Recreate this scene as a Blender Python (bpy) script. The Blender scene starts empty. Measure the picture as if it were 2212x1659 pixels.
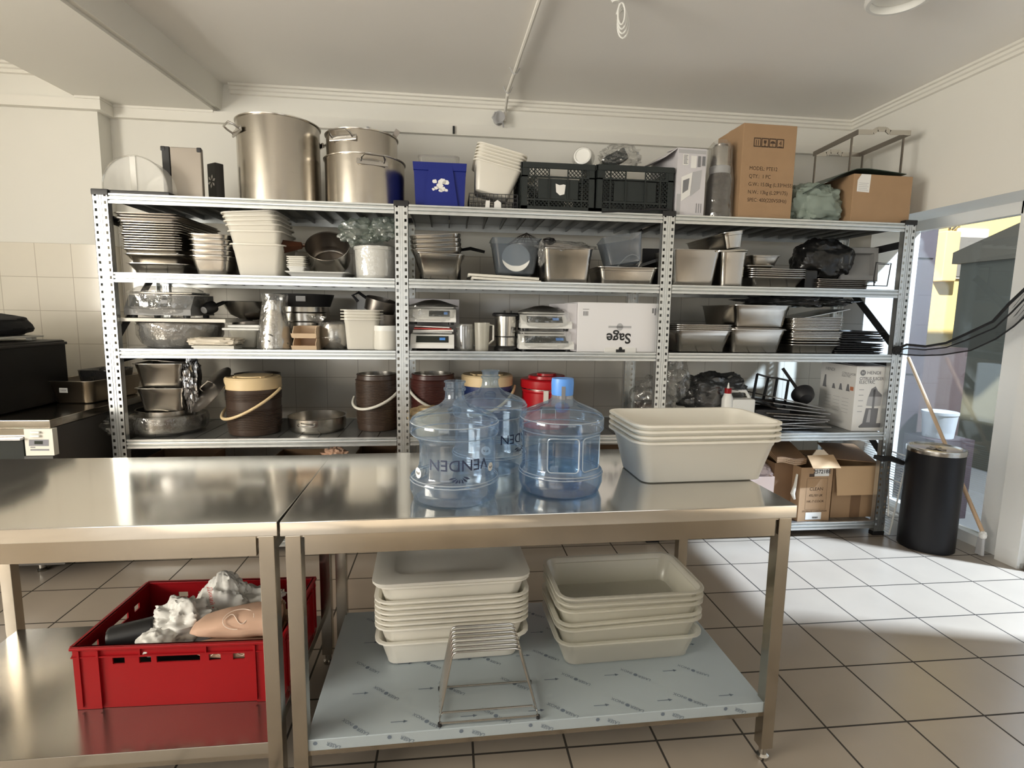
import bpy, bmesh, math, random
from mathutils import Vector, Matrix, noise
import numpy as np
sc = bpy.context.scene
COL = sc.collection
R = math.radians
rnd = random.Random(7)

# ------------------------------------------------------------------ camera
F_PX, PITCH, ROLL, YAW = 1178.58, 0.12873, 0.015772, -0.115025
CAM = np.array([0.22835, -1.58291, 1.40392])
def _rot():
    cz, sz = math.cos(YAW), math.sin(YAW); Rz = np.array([[cz, sz, 0], [-sz, cz, 0], [0, 0, 1]])
    cx, sx = math.cos(PITCH), math.sin(PITCH)
    B = np.array([[1, 0, 0], [0, 0, -1], [0, 1, 0]])
    Rx = np.array([[1, 0, 0], [0, cx, -sx], [0, sx, cx]])
    cr, sr = math.cos(ROLL), math.sin(ROLL); Rr = np.array([[cr, -sr, 0], [sr, cr, 0], [0, 0, 1]])
    return Rr @ Rx @ B @ Rz
RW = _rot()
cam = bpy.data.cameras.new('camera'); cam.sensor_fit = 'HORIZONTAL'; cam.sensor_width = 36.0
cam.lens = F_PX / 2212 * 36; cam.clip_start = 0.02; cam.clip_end = 200
co = bpy.data.objects.new('camera', cam); COL.objects.link(co); sc.camera = co
Rb = np.array([RW[0], -RW[1], -RW[2]]).T
m4 = Matrix.Identity(4)
for i in range(3):
    for j in range(3): m4[i][j] = Rb[i][j]
    m4[i][3] = CAM[i]
co.matrix_world = m4
# a viewing ray of the photograph met with a plane of the room: used to measure sizes and places
def _ray(x, y): return RW.T @ np.array([(x - 1106) / F_PX, (y - 829.5) / F_PX, 1.0])
def onY(x, y, Y): d = _ray(x, y); return CAM + d * (Y - CAM[1]) / d[1]
def onZ(x, y, Z): d = _ray(x, y); return CAM + d * (Z - CAM[2]) / d[2]
def onX(x, y, X): d = _ray(x, y); return CAM + d * (X - CAM[0]) / d[0]
def X_(x, y, Y): return float(onY(x, y, Y)[0])
def Z_(x, y, Y): return float(onY(x, y, Y)[2])

# ------------------------------------------------------------------ materials
def newmat(name):
    m = bpy.data.materials.new(name); m.use_nodes = True
    nt = m.node_tree; nt.nodes.clear()
    out = nt.nodes.new('ShaderNodeOutputMaterial')
    return m, nt, out
def N(nt, t, **kw):
    n = nt.nodes.new(t)
    for k, v in kw.items():
        if k.startswith('i_'): n.inputs[int(k[2:])].default_value = v
        else: setattr(n, k, v)
    return n
def math_(nt, op, a, b=None, c=None):
    n = nt.nodes.new('ShaderNodeMath'); n.operation = op
    for i, v in enumerate((a, b, c)):
        if v is None: continue
        if isinstance(v, (int, float)): n.inputs[i].default_value = v
        else: nt.links.new(v, n.inputs[i])
    return n.outputs[0]
def rgb(c): return (c[0], c[1], c[2], 1)
def pbr(name, c, rough=.5, metal=0, bump=0, bscale=40, var=0, vscale=6, spec=.5, aniso=None, coat=0, rvar=0):
    """principled surface with procedural noise in colour, roughness and bump"""
    m, nt, out = newmat(name)
    p = N(nt, 'ShaderNodeBsdfPrincipled'); L = nt.links.new
    p.inputs['Base Color'].default_value = rgb(c); p.inputs['Roughness'].default_value = rough
    p.inputs['Metallic'].default_value = metal; p.inputs['Specular IOR Level'].default_value = spec
    p.inputs['Coat Weight'].default_value = coat
    L(p.outputs[0], out.inputs[0])
    tc = N(nt, 'ShaderNodeTexCoord'); vec = tc.outputs['Object']
    if aniso:
        mp = N(nt, 'ShaderNodeMapping'); mp.inputs['Scale'].default_value = aniso; L(vec, mp.inputs[0]); avec = mp.outputs[0]
    else: avec = vec
    if var or rvar:
        nz = N(nt, 'ShaderNodeTexNoise'); nz.inputs['Scale'].default_value = vscale; nz.inputs['Detail'].default_value = 5
        L(avec, nz.inputs[0])
        if var:
            hs = N(nt, 'ShaderNodeHueSaturation'); hs.inputs['Color'].default_value = rgb(c)
            L(math_(nt, 'ADD', math_(nt, 'MULTIPLY', math_(nt, 'SUBTRACT', nz.outputs[0], .5), var * 2), 1.0), hs.inputs['Value'])
            L(hs.outputs[0], p.inputs['Base Color'])
        if rvar:
            L(math_(nt, 'ADD', math_(nt, 'MULTIPLY', math_(nt, 'SUBTRACT', nz.outputs[0], .5), rvar * 2), rough), p.inputs['Roughness'])
    if bump:
        nb = N(nt, 'ShaderNodeTexNoise'); nb.inputs['Scale'].default_value = bscale; nb.inputs['Detail'].default_value = 4
        L(avec, nb.inputs[0])
        b = N(nt, 'ShaderNodeBump'); b.inputs['Strength'].default_value = bump; b.inputs['Distance'].default_value = .002
        L(nb.outputs[0], b.inputs['Height']); L(b.outputs[0], p.inputs['Normal'])
    return m
def clear(name, tint, transp=.7, gloss=.08, haze=(.8, .8, .78), rough=.08, transl=.5, bump=0):
    """thin see-through plastic: part transparent, part hazy scattering, with a glossy skin"""
    m, nt, out = newmat(name); L = nt.links.new
    t = N(nt, 'ShaderNodeBsdfTransparent'); t.inputs[0].default_value = rgb(tint)
    d = N(nt, 'ShaderNodeBsdfDiffuse'); d.inputs[0].default_value = rgb(haze)
    tr = N(nt, 'ShaderNodeBsdfTranslucent'); tr.inputs[0].default_value = rgb(haze)
    g = N(nt, 'ShaderNodeBsdfGlossy'); g.inputs[0].default_value = (1, 1, 1, 1); g.inputs['Roughness'].default_value = rough
    m1 = N(nt, 'ShaderNodeMixShader'); m1.inputs[0].default_value = transl; L(d.outputs[0], m1.inputs[1]); L(tr.outputs[0], m1.inputs[2])
    m2 = N(nt, 'ShaderNodeMixShader'); m2.inputs[0].default_value = transp; L(m1.outputs[0], m2.inputs[1]); L(t.outputs[0], m2.inputs[2])
    lw = N(nt, 'ShaderNodeLayerWeight'); lw.inputs[0].default_value = .35
    fac = math_(nt, 'MINIMUM', math_(nt, 'ADD', math_(nt, 'MULTIPLY', lw.outputs['Facing'], gloss * 4), gloss), .9)
    m3 = N(nt, 'ShaderNodeMixShader'); L(fac, m3.inputs[0]); L(m2.outputs[0], m3.inputs[1]); L(g.outputs[0], m3.inputs[2])
    L(m3.outputs[0], out.inputs[0])
    if bump:
        tc = N(nt, 'ShaderNodeTexCoord'); nz = N(nt, 'ShaderNodeTexNoise'); nz.inputs['Scale'].default_value = 22; nz.inputs['Detail'].default_value = 3
        L(tc.outputs['Object'], nz.inputs[0]); b = N(nt, 'ShaderNodeBump'); b.inputs['Strength'].default_value = bump; b.inputs['Distance'].default_value = .01
        L(nz.outputs[0], b.inputs['Height'])
        for q in (d, g, tr): L(b.outputs[0], q.inputs['Normal'])
    return m
def tiles(name, c, grout, pitch, off, axes, gw, rough=.2, var=.05, top=None, topc=None, bump=.3, stain=0):
    """square tiles laid on the room's own grid; above height top the wall is painted plaster"""
    m, nt, out = newmat(name); L = nt.links.new
    p = N(nt, 'ShaderNodeBsdfPrincipled'); L(p.outputs[0], out.inputs[0])
    g = N(nt, 'ShaderNodeNewGeometry'); s = N(nt, 'ShaderNodeSeparateXYZ'); L(g.outputs['Position'], s.inputs[0])
    es, ids = [], []
    for ax, o in zip(axes, off):
        u = math_(nt, 'DIVIDE', math_(nt, 'SUBTRACT', s.outputs[ax], o), pitch)
        ids.append(math_(nt, 'FLOOR', u)); fr = math_(nt, 'FRACT', u)
        es.append(math_(nt, 'MINIMUM', fr, math_(nt, 'SUBTRACT', 1.0, fr)))
    e = math_(nt, 'MINIMUM', es[0], es[1])
    mask = math_(nt, 'SMOOTHSTEP' if False else 'GREATER_THAN', e, gw / pitch / 2)
    cx = N(nt, 'ShaderNodeCombineXYZ'); L(ids[0], cx.inputs[0]); L(ids[1], cx.inputs[1])
    wn = N(nt, 'ShaderNodeTexWhiteNoise'); wn.noise_dimensions = '3D'; L(cx.outputs[0], wn.inputs[0])
    nz = N(nt, 'ShaderNodeTexNoise'); nz.inputs['Scale'].default_value = 4; nz.inputs['Detail'].default_value = 6; L(g.outputs['Position'], nz.inputs[0])
    v = math_(nt, 'ADD', math_(nt, 'MULTIPLY', math_(nt, 'SUBTRACT', wn.outputs[0], .5), var), 1.0)
    v = math_(nt, 'ADD', v, math_(nt, 'MULTIPLY', math_(nt, 'SUBTRACT', nz.outputs[0], .5), .12 + stain))
    hs = N(nt, 'ShaderNodeHueSaturation'); hs.inputs['Color'].default_value = rgb(c); L(v, hs.inputs['Value'])
    mx = N(nt, 'ShaderNodeMix'); mx.data_type = 'RGBA'; L(mask, mx.inputs[0]); mx.inputs[6].default_value = rgb(grout); L(hs.outputs[0], mx.inputs[7])
    col = mx.outputs[2]; ro = math_(nt, 'SUBTRACT', .85, math_(nt, 'MULTIPLY', mask, .85 - rough))
    h = mask
    if top is not None:
        up = math_(nt, 'GREATER_THAN', s.outputs[2], top)
        m2 = N(nt, 'ShaderNodeMix'); m2.data_type = 'RGBA'; L(up, m2.inputs[0]); L(col, m2.inputs[6]); m2.inputs[7].default_value = rgb(topc); col = m2.outputs[2]
        ro = math_(nt, 'MAXIMUM', ro, math_(nt, 'MULTIPLY', up, .75)); h = math_(nt, 'MAXIMUM', h, up)
    L(col, p.inputs['Base Color']); L(ro, p.inputs['Roughness'])
    b = N(nt, 'ShaderNodeBump'); b.inputs['Strength'].default_value = bump; b.inputs['Distance'].default_value = .002
    L(h, b.inputs['Height']); L(b.outputs[0], p.inputs['Normal'])
    return m
PLASTER = (.80, .785, .73)
M = dict(
 rear=pbr('rear wall tiles paint', (.27, .25, .22), .5),
 plaster=pbr('painted plaster', PLASTER, .75, bump=.15, bscale=60, var=.02, vscale=2),
 ceil=pbr('ceiling paint', (.90, .88, .84), .8, bump=.1, bscale=40, var=.025, vscale=1.5),
 moulding=pbr('moulding paint', (.82, .80, .74), .6),
 floor=tiles('floor tiles', (.315, .268, .218), (.03, .024, .018), .305, (0, 0), (0, 1), .0075, rough=.28, var=.06, stain=.10),
 walltile=tiles('back wall tiles', (.78, .74, .66), (.50, .46, .40), .2168, (.228, .0652), (0, 2), .004, rough=.12, var=.03, top=1.805, topc=PLASTER),
 pillartile=tiles('pillar tiles', (.78, .735, .64), (.50, .45, .37), .2125, (-2.17, .10), (0, 2), .004, rough=.12, var=.03, top=1.80, topc=PLASTER),
 sidetile=tiles('side wall tiles', (.82, .82, .82), (.5, .5, .5), .2168, (3.3, .0652), (0, 2), .004, rough=.15, var=.02, top=1.62, topc=PLASTER),
 steel=pbr('stainless steel', (.53, .505, .465), .23, 1, rvar=.03, vscale=6),
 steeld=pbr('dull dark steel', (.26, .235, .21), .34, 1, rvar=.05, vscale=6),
 tabletop=pbr('brushed table steel', (.74, .715, .665), .105, .92, rvar=.05, vscale=4, var=.04, bump=.05, bscale=5),
 tableleg=pbr('satin table steel', (.44, .40, .34), .18, 1, rvar=.06, vscale=8, var=.05),
 pot=pbr('brushed pot steel', (.50, .465, .41), .25, 1, rvar=.05, vscale=5, aniso=(1, 1, 30), bump=.03, bscale=12),
 shelfsteel=pbr('worn shelf steel', (.50, .47, .42), .19, .95, rvar=.06, vscale=4, var=.05),
 chrome=pbr('bright wire steel', (.52, .50, .47), .22, 1),
 galv=pbr('galvanised steel', (.66, .68, .675), .32, .9, var=.10, vscale=28, rvar=.08),
 deck=pbr('galvanised deck', (.27, .275, .27), .38, .8, var=.12, vscale=25),
 black=pbr('black plastic', (.012, .012, .013), .42),
 blackm=pbr('matt black metal', (.02, .02, .022), .5, bump=.05),
 dgrey=pbr('dark grey plastic', (.020, .025, .024), .5, spec=.35),
 grey=pbr('grey plastic', (.22, .22, .22), .45),
 white=pbr('white plastic', (.80, .80, .77), .4),
 offwhite=pbr('off-white plastic', (.72, .70, .63), .45, var=.04, vscale=5),
 cream=pbr('cream plastic', (.74, .57, .33), .45, var=.05, vscale=8),
 beige=pbr('beige plastic', (.74, .56, .38), .45),
 brown=pbr('dark brown plastic', (.055, .035, .025), .36),
 maroon=pbr('maroon plastic', (.07, .02, .016), .38),
 navy=pbr('navy plastic', (.018, .035, .13), .38),
 red=pbr('red plastic', (.27, .005, .008), .36, var=.06, vscale=5, spec=.25),
 redp=pbr('glossy red enamel', (.42, .006, .012), .28),
 blue=pbr('blue plastic', (.008, .018, .19), .5, var=.05, spec=.3),
 capblue=pbr('light blue cap', (.10, .30, .78), .38),
 card=pbr('cardboard', (.37, .235, .13), .8, var=.10, vscale=9, bump=.1, bscale=60),
 cardd=pbr('dark cardboard', (.20, .115, .06), .85, var=.12, vscale=9),
 cardi=pbr('light cardboard', (.55, .37, .21), .8, var=.06, vscale=7),
 paper=pbr('white paper', (.80, .79, .76), .7, var=.02),
 papergrey=pbr('grey printed card', (.62, .60, .62), .55, var=.03),
 print=pbr('black print', (.02, .02, .02), .6),
 printb=pbr('brown-black print', (.06, .035, .02), .7),
 printg=pbr('grey print', (.20, .20, .21), .6),
 printl=pbr('light grey print', (.45, .45, .46), .6),
 printo=pbr('orange print', (.55, .20, .10), .6),
 wood=pbr('reddish wood', (.11, .030, .012), .4, var=.2, vscale=14),
 stick=pbr('broom stick wood', (.55, .38, .24), .55, var=.1, vscale=12),
 rubber=pbr('black rubber', (.015, .014, .013), .7),
 fabric=pbr('black fabric', (.010, .010, .011), .85, bump=.3, bscale=90),
 lcd=pbr('scale display glass', (.035, .04, .035), .15),
 film=pbr('pale blue protective film', (.38, .435, .465), .34, .2, rvar=.1, vscale=3),
 filmink=pbr('film ink', (.12, .15, .19), .6),
 kraft=pbr('kraft bag paper', (.52, .33, .23), .75, var=.06, vscale=5),
 bagwhite=pbr('crumpled white bag paper', (.74, .72, .67), .5, var=.06, vscale=9),
 redink=pbr('red ink', (.45, .05, .04), .6),
 lineink=pbr('pale line print', (.80, .66, .55), .7),
 tile_white=pbr('white enamel', (.82, .82, .80), .3),
 foil=pbr('crumpled foil', (.45, .45, .46), .22, 1),
 # clear things
 pp=clear('milky polypropylene', (.97, .97, .93), transp=.22, gloss=.03, haze=(.98, .95, .875), rough=.3, transl=.22),
 pp2=clear('clearer polypropylene', (.93, .93, .90), transp=.68, gloss=.03, haze=(.96, .93, .85), rough=.3, transl=.38),
 ppblue=clear('bluish clear plastic', (.86, .89, .93), transp=.70, gloss=.05, haze=(.34, .38, .42), rough=.15),
 bottle=clear('blue water bottle plastic', (.70, .81, .93), transp=.80, gloss=.06, haze=(.38, .49, .63), rough=.10, transl=.6),
 water=clear('still water', (.66, .80, .92), transp=.93, gloss=.03, haze=(.10, .25, .45), rough=.02),
 wrap=clear('cling wrap', (.97, .97, .96), transp=.86, gloss=.07, haze=(.50, .50, .49), rough=.08, bump=.9),
 wrapw=clear('heavy cling wrap', (.97, .97, .96), transp=.55, gloss=.16, haze=(.80, .79, .76), rough=.12, bump=1.0),
 ridge_glint=clear('moulded bottle ridge', (.8, .88, .95), transp=.42, gloss=.12, haze=(.72, .82, .92), rough=.08),
 smoke=clear('dark poly bag', (.5, .5, .49), transp=.42, gloss=.07, haze=(.08, .08, .085), rough=.16, bump=.8),
 greenbag=clear('greenish poly bag', (.90, .94, .90), transp=.62, gloss=.06, haze=(.40, .46, .42), rough=.2, bump=.9),
 dome=clear('frosted clear acrylic', (.96, .96, .95), transp=.62, gloss=.06, haze=(.80, .80, .77), rough=.12),
 glass=clear('window glass', (.90, .91, .90), transp=.985, gloss=.03, haze=(.2, .2, .19), rough=.02),
 jar=clear('clear jar plastic', (.93, .93, .92), transp=.78, gloss=.08, haze=(.7, .7, .68), rough=.06),
 mesh=clear('black insect mesh', (.9, .9, .9), transp=.62, gloss=.01, haze=(.006, .006, .008), rough=.5, transl=.1),
 greensack=pbr('grey-green sack', (.24, .29, .25), .6, bump=.5, bscale=14),
 darkgreen=pbr('dark green sheet', (.035, .055, .042), .4),
 lampoff=pbr('lamp diffuser', (.78, .77, .72), .4),
 concrete=pbr('green-grey concrete', (.125, .125, .10), .85, var=.15, vscale=3, bump=.3, bscale=20),
 yellow=pbr('yellow render', (.80, .62, .28), .85, var=.06, vscale=2),
 plum=pbr('plum brown boards', (.045, .027, .030), .7, var=.2, vscale=6),
 ground=pbr('yard paving', (.13, .12, .11), .9, var=.15, vscale=3),
)

# ------------------------------------------------------------------ mesh building
class MB:
    def __init__(s): s.v = []; s.f = []; s.M = Matrix.Identity(4)
    def add(s, vs, fs):
        b = len(s.v); s.v += [tuple(s.M @ Vector(p)) for p in vs]; s.f += [tuple(b + i for i in f) for f in fs]; return s
    def box(s, x0, x1, y0, y1, z0, z1, bev=0, seg=2):
        if bev:
            bm = bmesh.new(); bmesh.ops.create_cube(bm, size=1)
            for v in bm.verts: v.co = Vector(((x0 + x1) / 2 + v.co.x * (x1 - x0), (y0 + y1) / 2 + v.co.y * (y1 - y0), (z0 + z1) / 2 + v.co.z * (z1 - z0)))
            bmesh.ops.bevel(bm, geom=bm.edges[:], offset=bev, segments=seg, affect='EDGES', profile=.5)
            bm.verts.index_update()
            s.add([tuple(v.co) for v in bm.verts], [[v.index for v in f.verts] for f in bm.faces]); bm.free(); return s
        v = [(x, y, z) for z in (z0, z1) for y in (y0, y1) for x in (x0, x1)]
        return s.add(v, [(0, 2, 3, 1), (4, 5, 7, 6), (0, 1, 5, 4), (2, 6, 7, 3), (0, 4, 6, 2), (1, 3, 7, 5)])
    def loft(s, rings, cap0=True, cap1=True, closed=False):
        n = len(rings[0]); b = []
        for r in rings: b += r
        f = []
        k = len(rings)
        for i in range(k if closed else k - 1):
            for j in range(n):
                a, c = i * n, ((i + 1) % k) * n; j2 = (j + 1) % n
                f.append((a + j, a + j2, c + j2, c + j))
        if not closed:
            if cap0: f.append(tuple(range(n - 1, -1, -1)))
            if cap1: f.append(tuple((k - 1) * n + j for j in range(n)))
        return s.add(b, f)
    def lathe(s, prof, c=(0, 0, 0), seg=40, fn=None, cap=False):
        rings = []
        for r, z in prof:
            ring = []
            for j in range(seg):
                a = 2 * math.pi * j / seg; rr = max(r, 1e-5)
                if fn: rr = fn(rr, z, a)
                ring.append((c[0] + rr * math.cos(a), c[1] + rr * math.sin(a), c[2] + z))
            rings.append(ring)
        return s.loft(rings, cap, cap)
    def tube(s, pts, r, seg=8, closed=False):
        P = [Vector(p) for p in pts]; n = len(P); rings = []
        up = None
        for i in range(n):
            if closed: t = P[(i + 1) % n] - P[i - 1]
            else: t = P[min(i + 1, n - 1)] - P[max(i - 1, 0)]
            t.normalize()
            if up is None: up = Vector((0, 0, 1)) if abs(t.z) < .9 else Vector((1, 0, 0))
            a = t.cross(up)
            if a.length < 1e-6: a = t.cross(Vector((0, 1, 0)))
            a.normalize(); up = a.cross(t).normalized(); rr = r[i] if isinstance(r, (list, tuple)) else r
            rings.append([tuple(P[i] + (a * math.cos(2 * math.pi * k / seg) + up * math.sin(2 * math.pi * k / seg)) * rr) for k in range(seg)])
        return s.loft(rings, True, True, closed)
    def bar(s, a, b, w, h, up=(0, 0, 1)):
        """square bar from a to b, w across, h along up"""
        a = Vector(a); b = Vector(b); t = (b - a).normalized(); u = Vector(up); x = t.cross(u)
        if x.length < 1e-6: x = t.cross(Vector((1, 0, 0)))
        x.normalize(); y = x.cross(t).normalized()
        r = lambda p: [tuple(p + x * i * w / 2 + y * j * h / 2) for i, j in ((-1, -1), (1, -1), (1, 1), (-1, 1))]
        return s.loft([r(a), r(b)])
    def prism(s, poly, y0, y1):
        """polygon in x-z pushed along y"""
        return s.loft([[(x, y0, z) for x, z in poly], [(x, y1, z) for x, z in poly]])
    def prismx(s, poly, x0, x1):
        return s.loft([[(x0, y, z) for y, z in poly], [(x1, y, z) for y, z in poly]])
    def prismz(s, poly, z0, z1):
        return s.loft([[(x, y, z0) for x, y in poly], [(x, y, z1) for x, y in poly]])
    def poly(s, pts): return s.add(pts, [tuple(range(len(pts)))])
    def grid(s, fn, nu, nv):
        v = [fn(i / nu, j / nv) for j in range(nv + 1) for i in range(nu + 1)]
        f = [(j * (nu + 1) + i, j * (nu + 1) + i + 1, (j + 1) * (nu + 1) + i + 1, (j + 1) * (nu + 1) + i) for j in range(nv) for i in range(nu)]
        return s.add(v, f)
    def blob(s, c, rad, seed=0, amp=.25, freq=3.0, nu=28, nv=18, flat=None, pw=1.0):
        nu, nv = int(nu * 1.9), int(nv * 1.9)
        """crumpled closed lump; flat = z the underside rests on"""
        rings = []
        for j in range(1, nv):
            th = math.pi * j / nv; ring = []
            for i in range(nu):
                ph = 2 * math.pi * i / nu
                d = Vector((math.sin(th) * math.cos(ph), math.sin(th) * math.sin(ph), math.cos(th)))
                q = Vector([math.copysign(abs(k) ** pw, k) for k in d])
                nn = noise.noise(d * freq + Vector((seed * 7.3, seed, -seed))) + .55 * abs(noise.noise(d * freq * 2.7 + Vector((seed, 3, seed)))) - .16 * abs(noise.noise(d * freq * 4.6 + Vector((3, seed, 9)))) + .05
                k = 1 + amp * nn
                p = [c[t] + q[t] * rad[t] * k for t in range(3)]
                if flat is not None: p[2] = max(p[2], flat)
                ring.append(tuple(p))
            rings.append(ring)
        return s.loft(rings)
def rr(w, d, r, z, n=5, cx=0, cy=0):
    out = []
    r = min(r, w / 2 - 1e-4, d / 2 - 1e-4)
    for sx, sy, a0 in ((1, 1, 0), (-1, 1, 90), (-1, -1, 180), (1, -1, 270)):
        for k in range(n):
            a = R(a0 + 90 * k / (n - 1))
            out.append((cx + sx * (w / 2 - r) + r * math.cos(a), cy + sy * (d / 2 - r) + r * math.sin(a), z))
    return out
def obj(name, mb, mat, parent=None, loc=None, rz=None, rot=None, smooth=35):
    me = bpy.data.meshes.new(name); me.from_pydata(mb.v, [], mb.f); me.validate()
    me.materials.append(M[mat] if isinstance(mat, str) else mat)
    if smooth:
        me.polygons.foreach_set('use_smooth', [True] * len(me.polygons)); me.set_sharp_from_angle(angle=R(smooth))
    o = bpy.data.objects.new(name, me); COL.objects.link(o)
    if smooth and getattr(mb, 'wn', True):
        wn = o.modifiers.new('weighted normals', 'WEIGHTED_NORMAL'); wn.keep_sharp = True
    if parent: o.parent = parent
    if loc is not None: o.location = loc
    if rot is not None: o.rotation_euler = rot
    elif rz is not None: o.rotation_euler = (0, 0, rz)
    return o
def ink(body, mb, mat):
    """printed marks become part of the printed sheet's own mesh, in a second material"""
    me = body.data; old = me.materials[:]; slots = [p.material_index for p in me.polygons]; n = len(me.vertices)
    v = [tuple(q.co) for q in me.vertices] + mb.v; f = [tuple(p.vertices) for p in me.polygons] + [tuple(n + i for i in q) for q in mb.f]
    k = len(mb.f); new = bpy.data.meshes.new(me.name); new.from_pydata(v, [], f)
    for m in old: new.materials.append(m)
    new.materials.append(M[mat] if isinstance(mat, str) else mat)
    new.polygons.foreach_set('material_index', slots + [len(old)] * k); new.polygons.foreach_set('use_smooth', [False] * len(f))
    body.data = new
def spanc(xl, xr, ym, Y):
    """centre and diameter of an upright round thing whose sides show at xl and xr"""
    a = [math.atan2(_ray(x, ym)[0], _ray(x, ym)[1]) for x in (xl, xr)]; m = (a[0] + a[1]) / 2; D = (Y - CAM[1]) / math.cos(m)
    return float(CAM[0] + D * math.sin(m)), float(2 * D * math.sin((a[1] - a[0]) / 2))
def mitred(prof, path, outs):
    """moulding run along a path with mitred corners; prof = (out, z) pairs"""
    b = MB(); b.loft([[(p[0] + o[0] * u, p[1] + o[1] * u, zz) for u, zz in prof] for p, o in zip(path, outs)]); return b
def tag(o, label, cat, group=None, kind=None):
    o['label'] = label; o['category'] = cat
    if group: o['group'] = group
    if kind: o['kind'] = kind
    return o
def thing(name, label, cat, loc=(0, 0, 0), rz=0, group=None, rot=None):
    o = bpy.data.objects.new(name, None); COL.objects.link(o); o.empty_display_size = .05
    o.location = loc; o.rotation_euler = rot if rot else (0, 0, rz)
    return tag(o, label, cat, group)
def struct(name, mb, mat, smooth=35):
    o = obj(name, mb, mat, smooth=smooth); o['kind'] = 'structure'; return o
def dup(o, loc, rot, label, parent=None):
    c = o.copy(); COL.objects.link(c)
    if parent: c.parent = parent
    else: c.location = loc; c.rotation_euler = rot; c['label'] = label
    for ch in o.children: dup(ch, None, None, None, c)
    return c
def text_mb(s, size, align='CENTER', bold=0):
    cu = bpy.data.curves.new('lettering', 'FONT'); cu.body = s; cu.size = size; cu.align_x = align; cu.align_y = 'CENTER'; cu.resolution_u = 3; cu.offset = bold * size
    o = bpy.data.objects.new('lettering', cu); COL.objects.link(o)
    bpy.context.view_layer.update()
    me = bpy.data.meshes.new_from_object(o.evaluated_get(bpy.context.evaluated_depsgraph_get()))
    mb = MB(); mb.add([tuple(v.co) for v in me.vertices], [tuple(p.vertices) for p in me.polygons])
    bpy.data.objects.remove(o); bpy.data.curves.remove(cu); bpy.data.meshes.remove(me)
    return mb
def frame_at(o, u, v):
    """matrix that lays a print drawn in (u,v) onto a face with origin o"""
    u = Vector(u).normalized(); v = Vector(v).normalized(); n = u.cross(v)
    m = Matrix.Identity(4)
    for i in range(3): m[i][0], m[i][1], m[i][2], m[i][3] = u[i], v[i], n[i], o[i]
    return m
def put_text(mb, s, size, m, at=(0, 0), rot=0, align='CENTER', sx=1.0, bold=0):
    t = text_mb(s, size, align, bold)
    c, q = math.cos(rot), math.sin(rot)
    mb.M = m
    mb.add([(at[0] + (x * c * sx - y * q), at[1] + (x * q * sx + y * c), 0) for x, y, z in t.v], t.f); mb.M = Matrix.Identity(4)
def rect(mb, m, u0, u1, v0, v1):
    mb.M = m; mb.add([(u0, v0, 0), (u1, v0, 0), (u1, v1, 0), (u0, v1, 0)], [(0, 1, 2, 3)]); mb.M = Matrix.Identity(4)
def fpoly(mb, m, pts):
    mb.M = m; mb.poly([(p[0], p[1], 0) for p in pts]); mb.M = Matrix.Identity(4)
ORD = ['topmost', 'second from the top', 'third from the top', 'fourth from the top', 'fifth from the top', 'sixth from the top', 'seventh from the top', 'eighth from the top', 'ninth from the top', 'tenth from the top', 'eleventh from the top', 'twelfth from the top']
def place(n, i):
    if n == 1: return ''
    if i == n - 1: return 'bottom one'
    return ORD[i]
# ------------------------------------------------------------------ the room
WY, WX, CZ = 2.40, 3.22, 2.86
LX, RY = -3.7, -3.9
struct('floor', MB().box(LX - .3, 3.75, RY - .3, WY + .3, -.1, 0), 'floor', 0)
struct('ceiling', MB().box(LX - .3, 3.75, RY - .3, WY + .3, CZ, CZ + .15), 'ceil', 0)
struct('wall_back', MB().box(LX - .3, 3.56, WY, WY + .3, 0, CZ), 'walltile', 0)
b = MB(); b.box(LX - .3, LX, RY, -3.0, 0, CZ); b.box(LX - .3, LX, -.65, WY, 0, CZ); b.box(LX - .3, LX, -3.0, -.65, 0, .9); b.box(LX - .3, LX, -3.0, -.65, 2.4, CZ)
struct('wall_left', b, 'plaster', 0)
b = MB()
for ya, yb, za, zb in ((-3.0, -.65, .9, .96), (-3.0, -.65, 2.34, 2.4), (-3.0, -2.94, .9, 2.4), (-.71, -.65, .9, 2.4), (-1.86, -1.79, .9, 2.4)): b.box(LX - .2, LX - .13, ya, yb, za, zb)
struct('window_4', b, 'moulding')
# pillar at the left of the back wall, with the wall above it
struct('pillar', MB().box(LX, -1.95, 2.27, WY, 0, CZ), 'pillartile', 0)
# right wall: far pier, lintel, near pier around the glazed opening
b = MB(); b.box(WX, 3.56, 2.10, WY, 0, 2.09); b.box(WX, 3.56, RY, WY, 2.09, CZ); b.box(WX, 3.56, RY, .10, 0, 2.09)
struct('wall_right', b, 'sidetile', 0)
# wall behind the camera with a wide window and a high one
b = MB()
b.box(LX, -3.2, RY - .25, RY, 0, CZ); b.box(-.6, .9, RY - .25, RY, 0, CZ); b.box(2.6, 3.56, RY - .25, RY, 0, CZ)
b.box(-3.2, -.6, RY - .25, RY, 0, .25); b.box(-3.2, -.6, RY - .25, RY, 2.35, CZ); b.box(.9, 2.6, RY - .25, RY, 0, 1.0); b.box(.9, 2.6, RY - .25, RY, 2.35, CZ)
struct('wall_rear', b, 'rear', 0)
for i, (x0, x1, z0) in enumerate(((-3.2, -.6, .25), (.9, 2.6, 1.0))):
    b = MB(); mid = (x0 + x1) / 2
    for xa, xb, za, zb in ((x0, x1, z0, z0 + .06), (x0, x1, 2.29, 2.35), (x0, x0 + .06, z0, 2.35), (x1 - .06, x1, z0, 2.35), (mid - .03, mid + .03, z0, 2.35)):
        b.box(xa, xb, RY - .15, RY - .09, za, zb)
    w = struct(f'window_{i + 1}', b, 'moulding')
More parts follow.
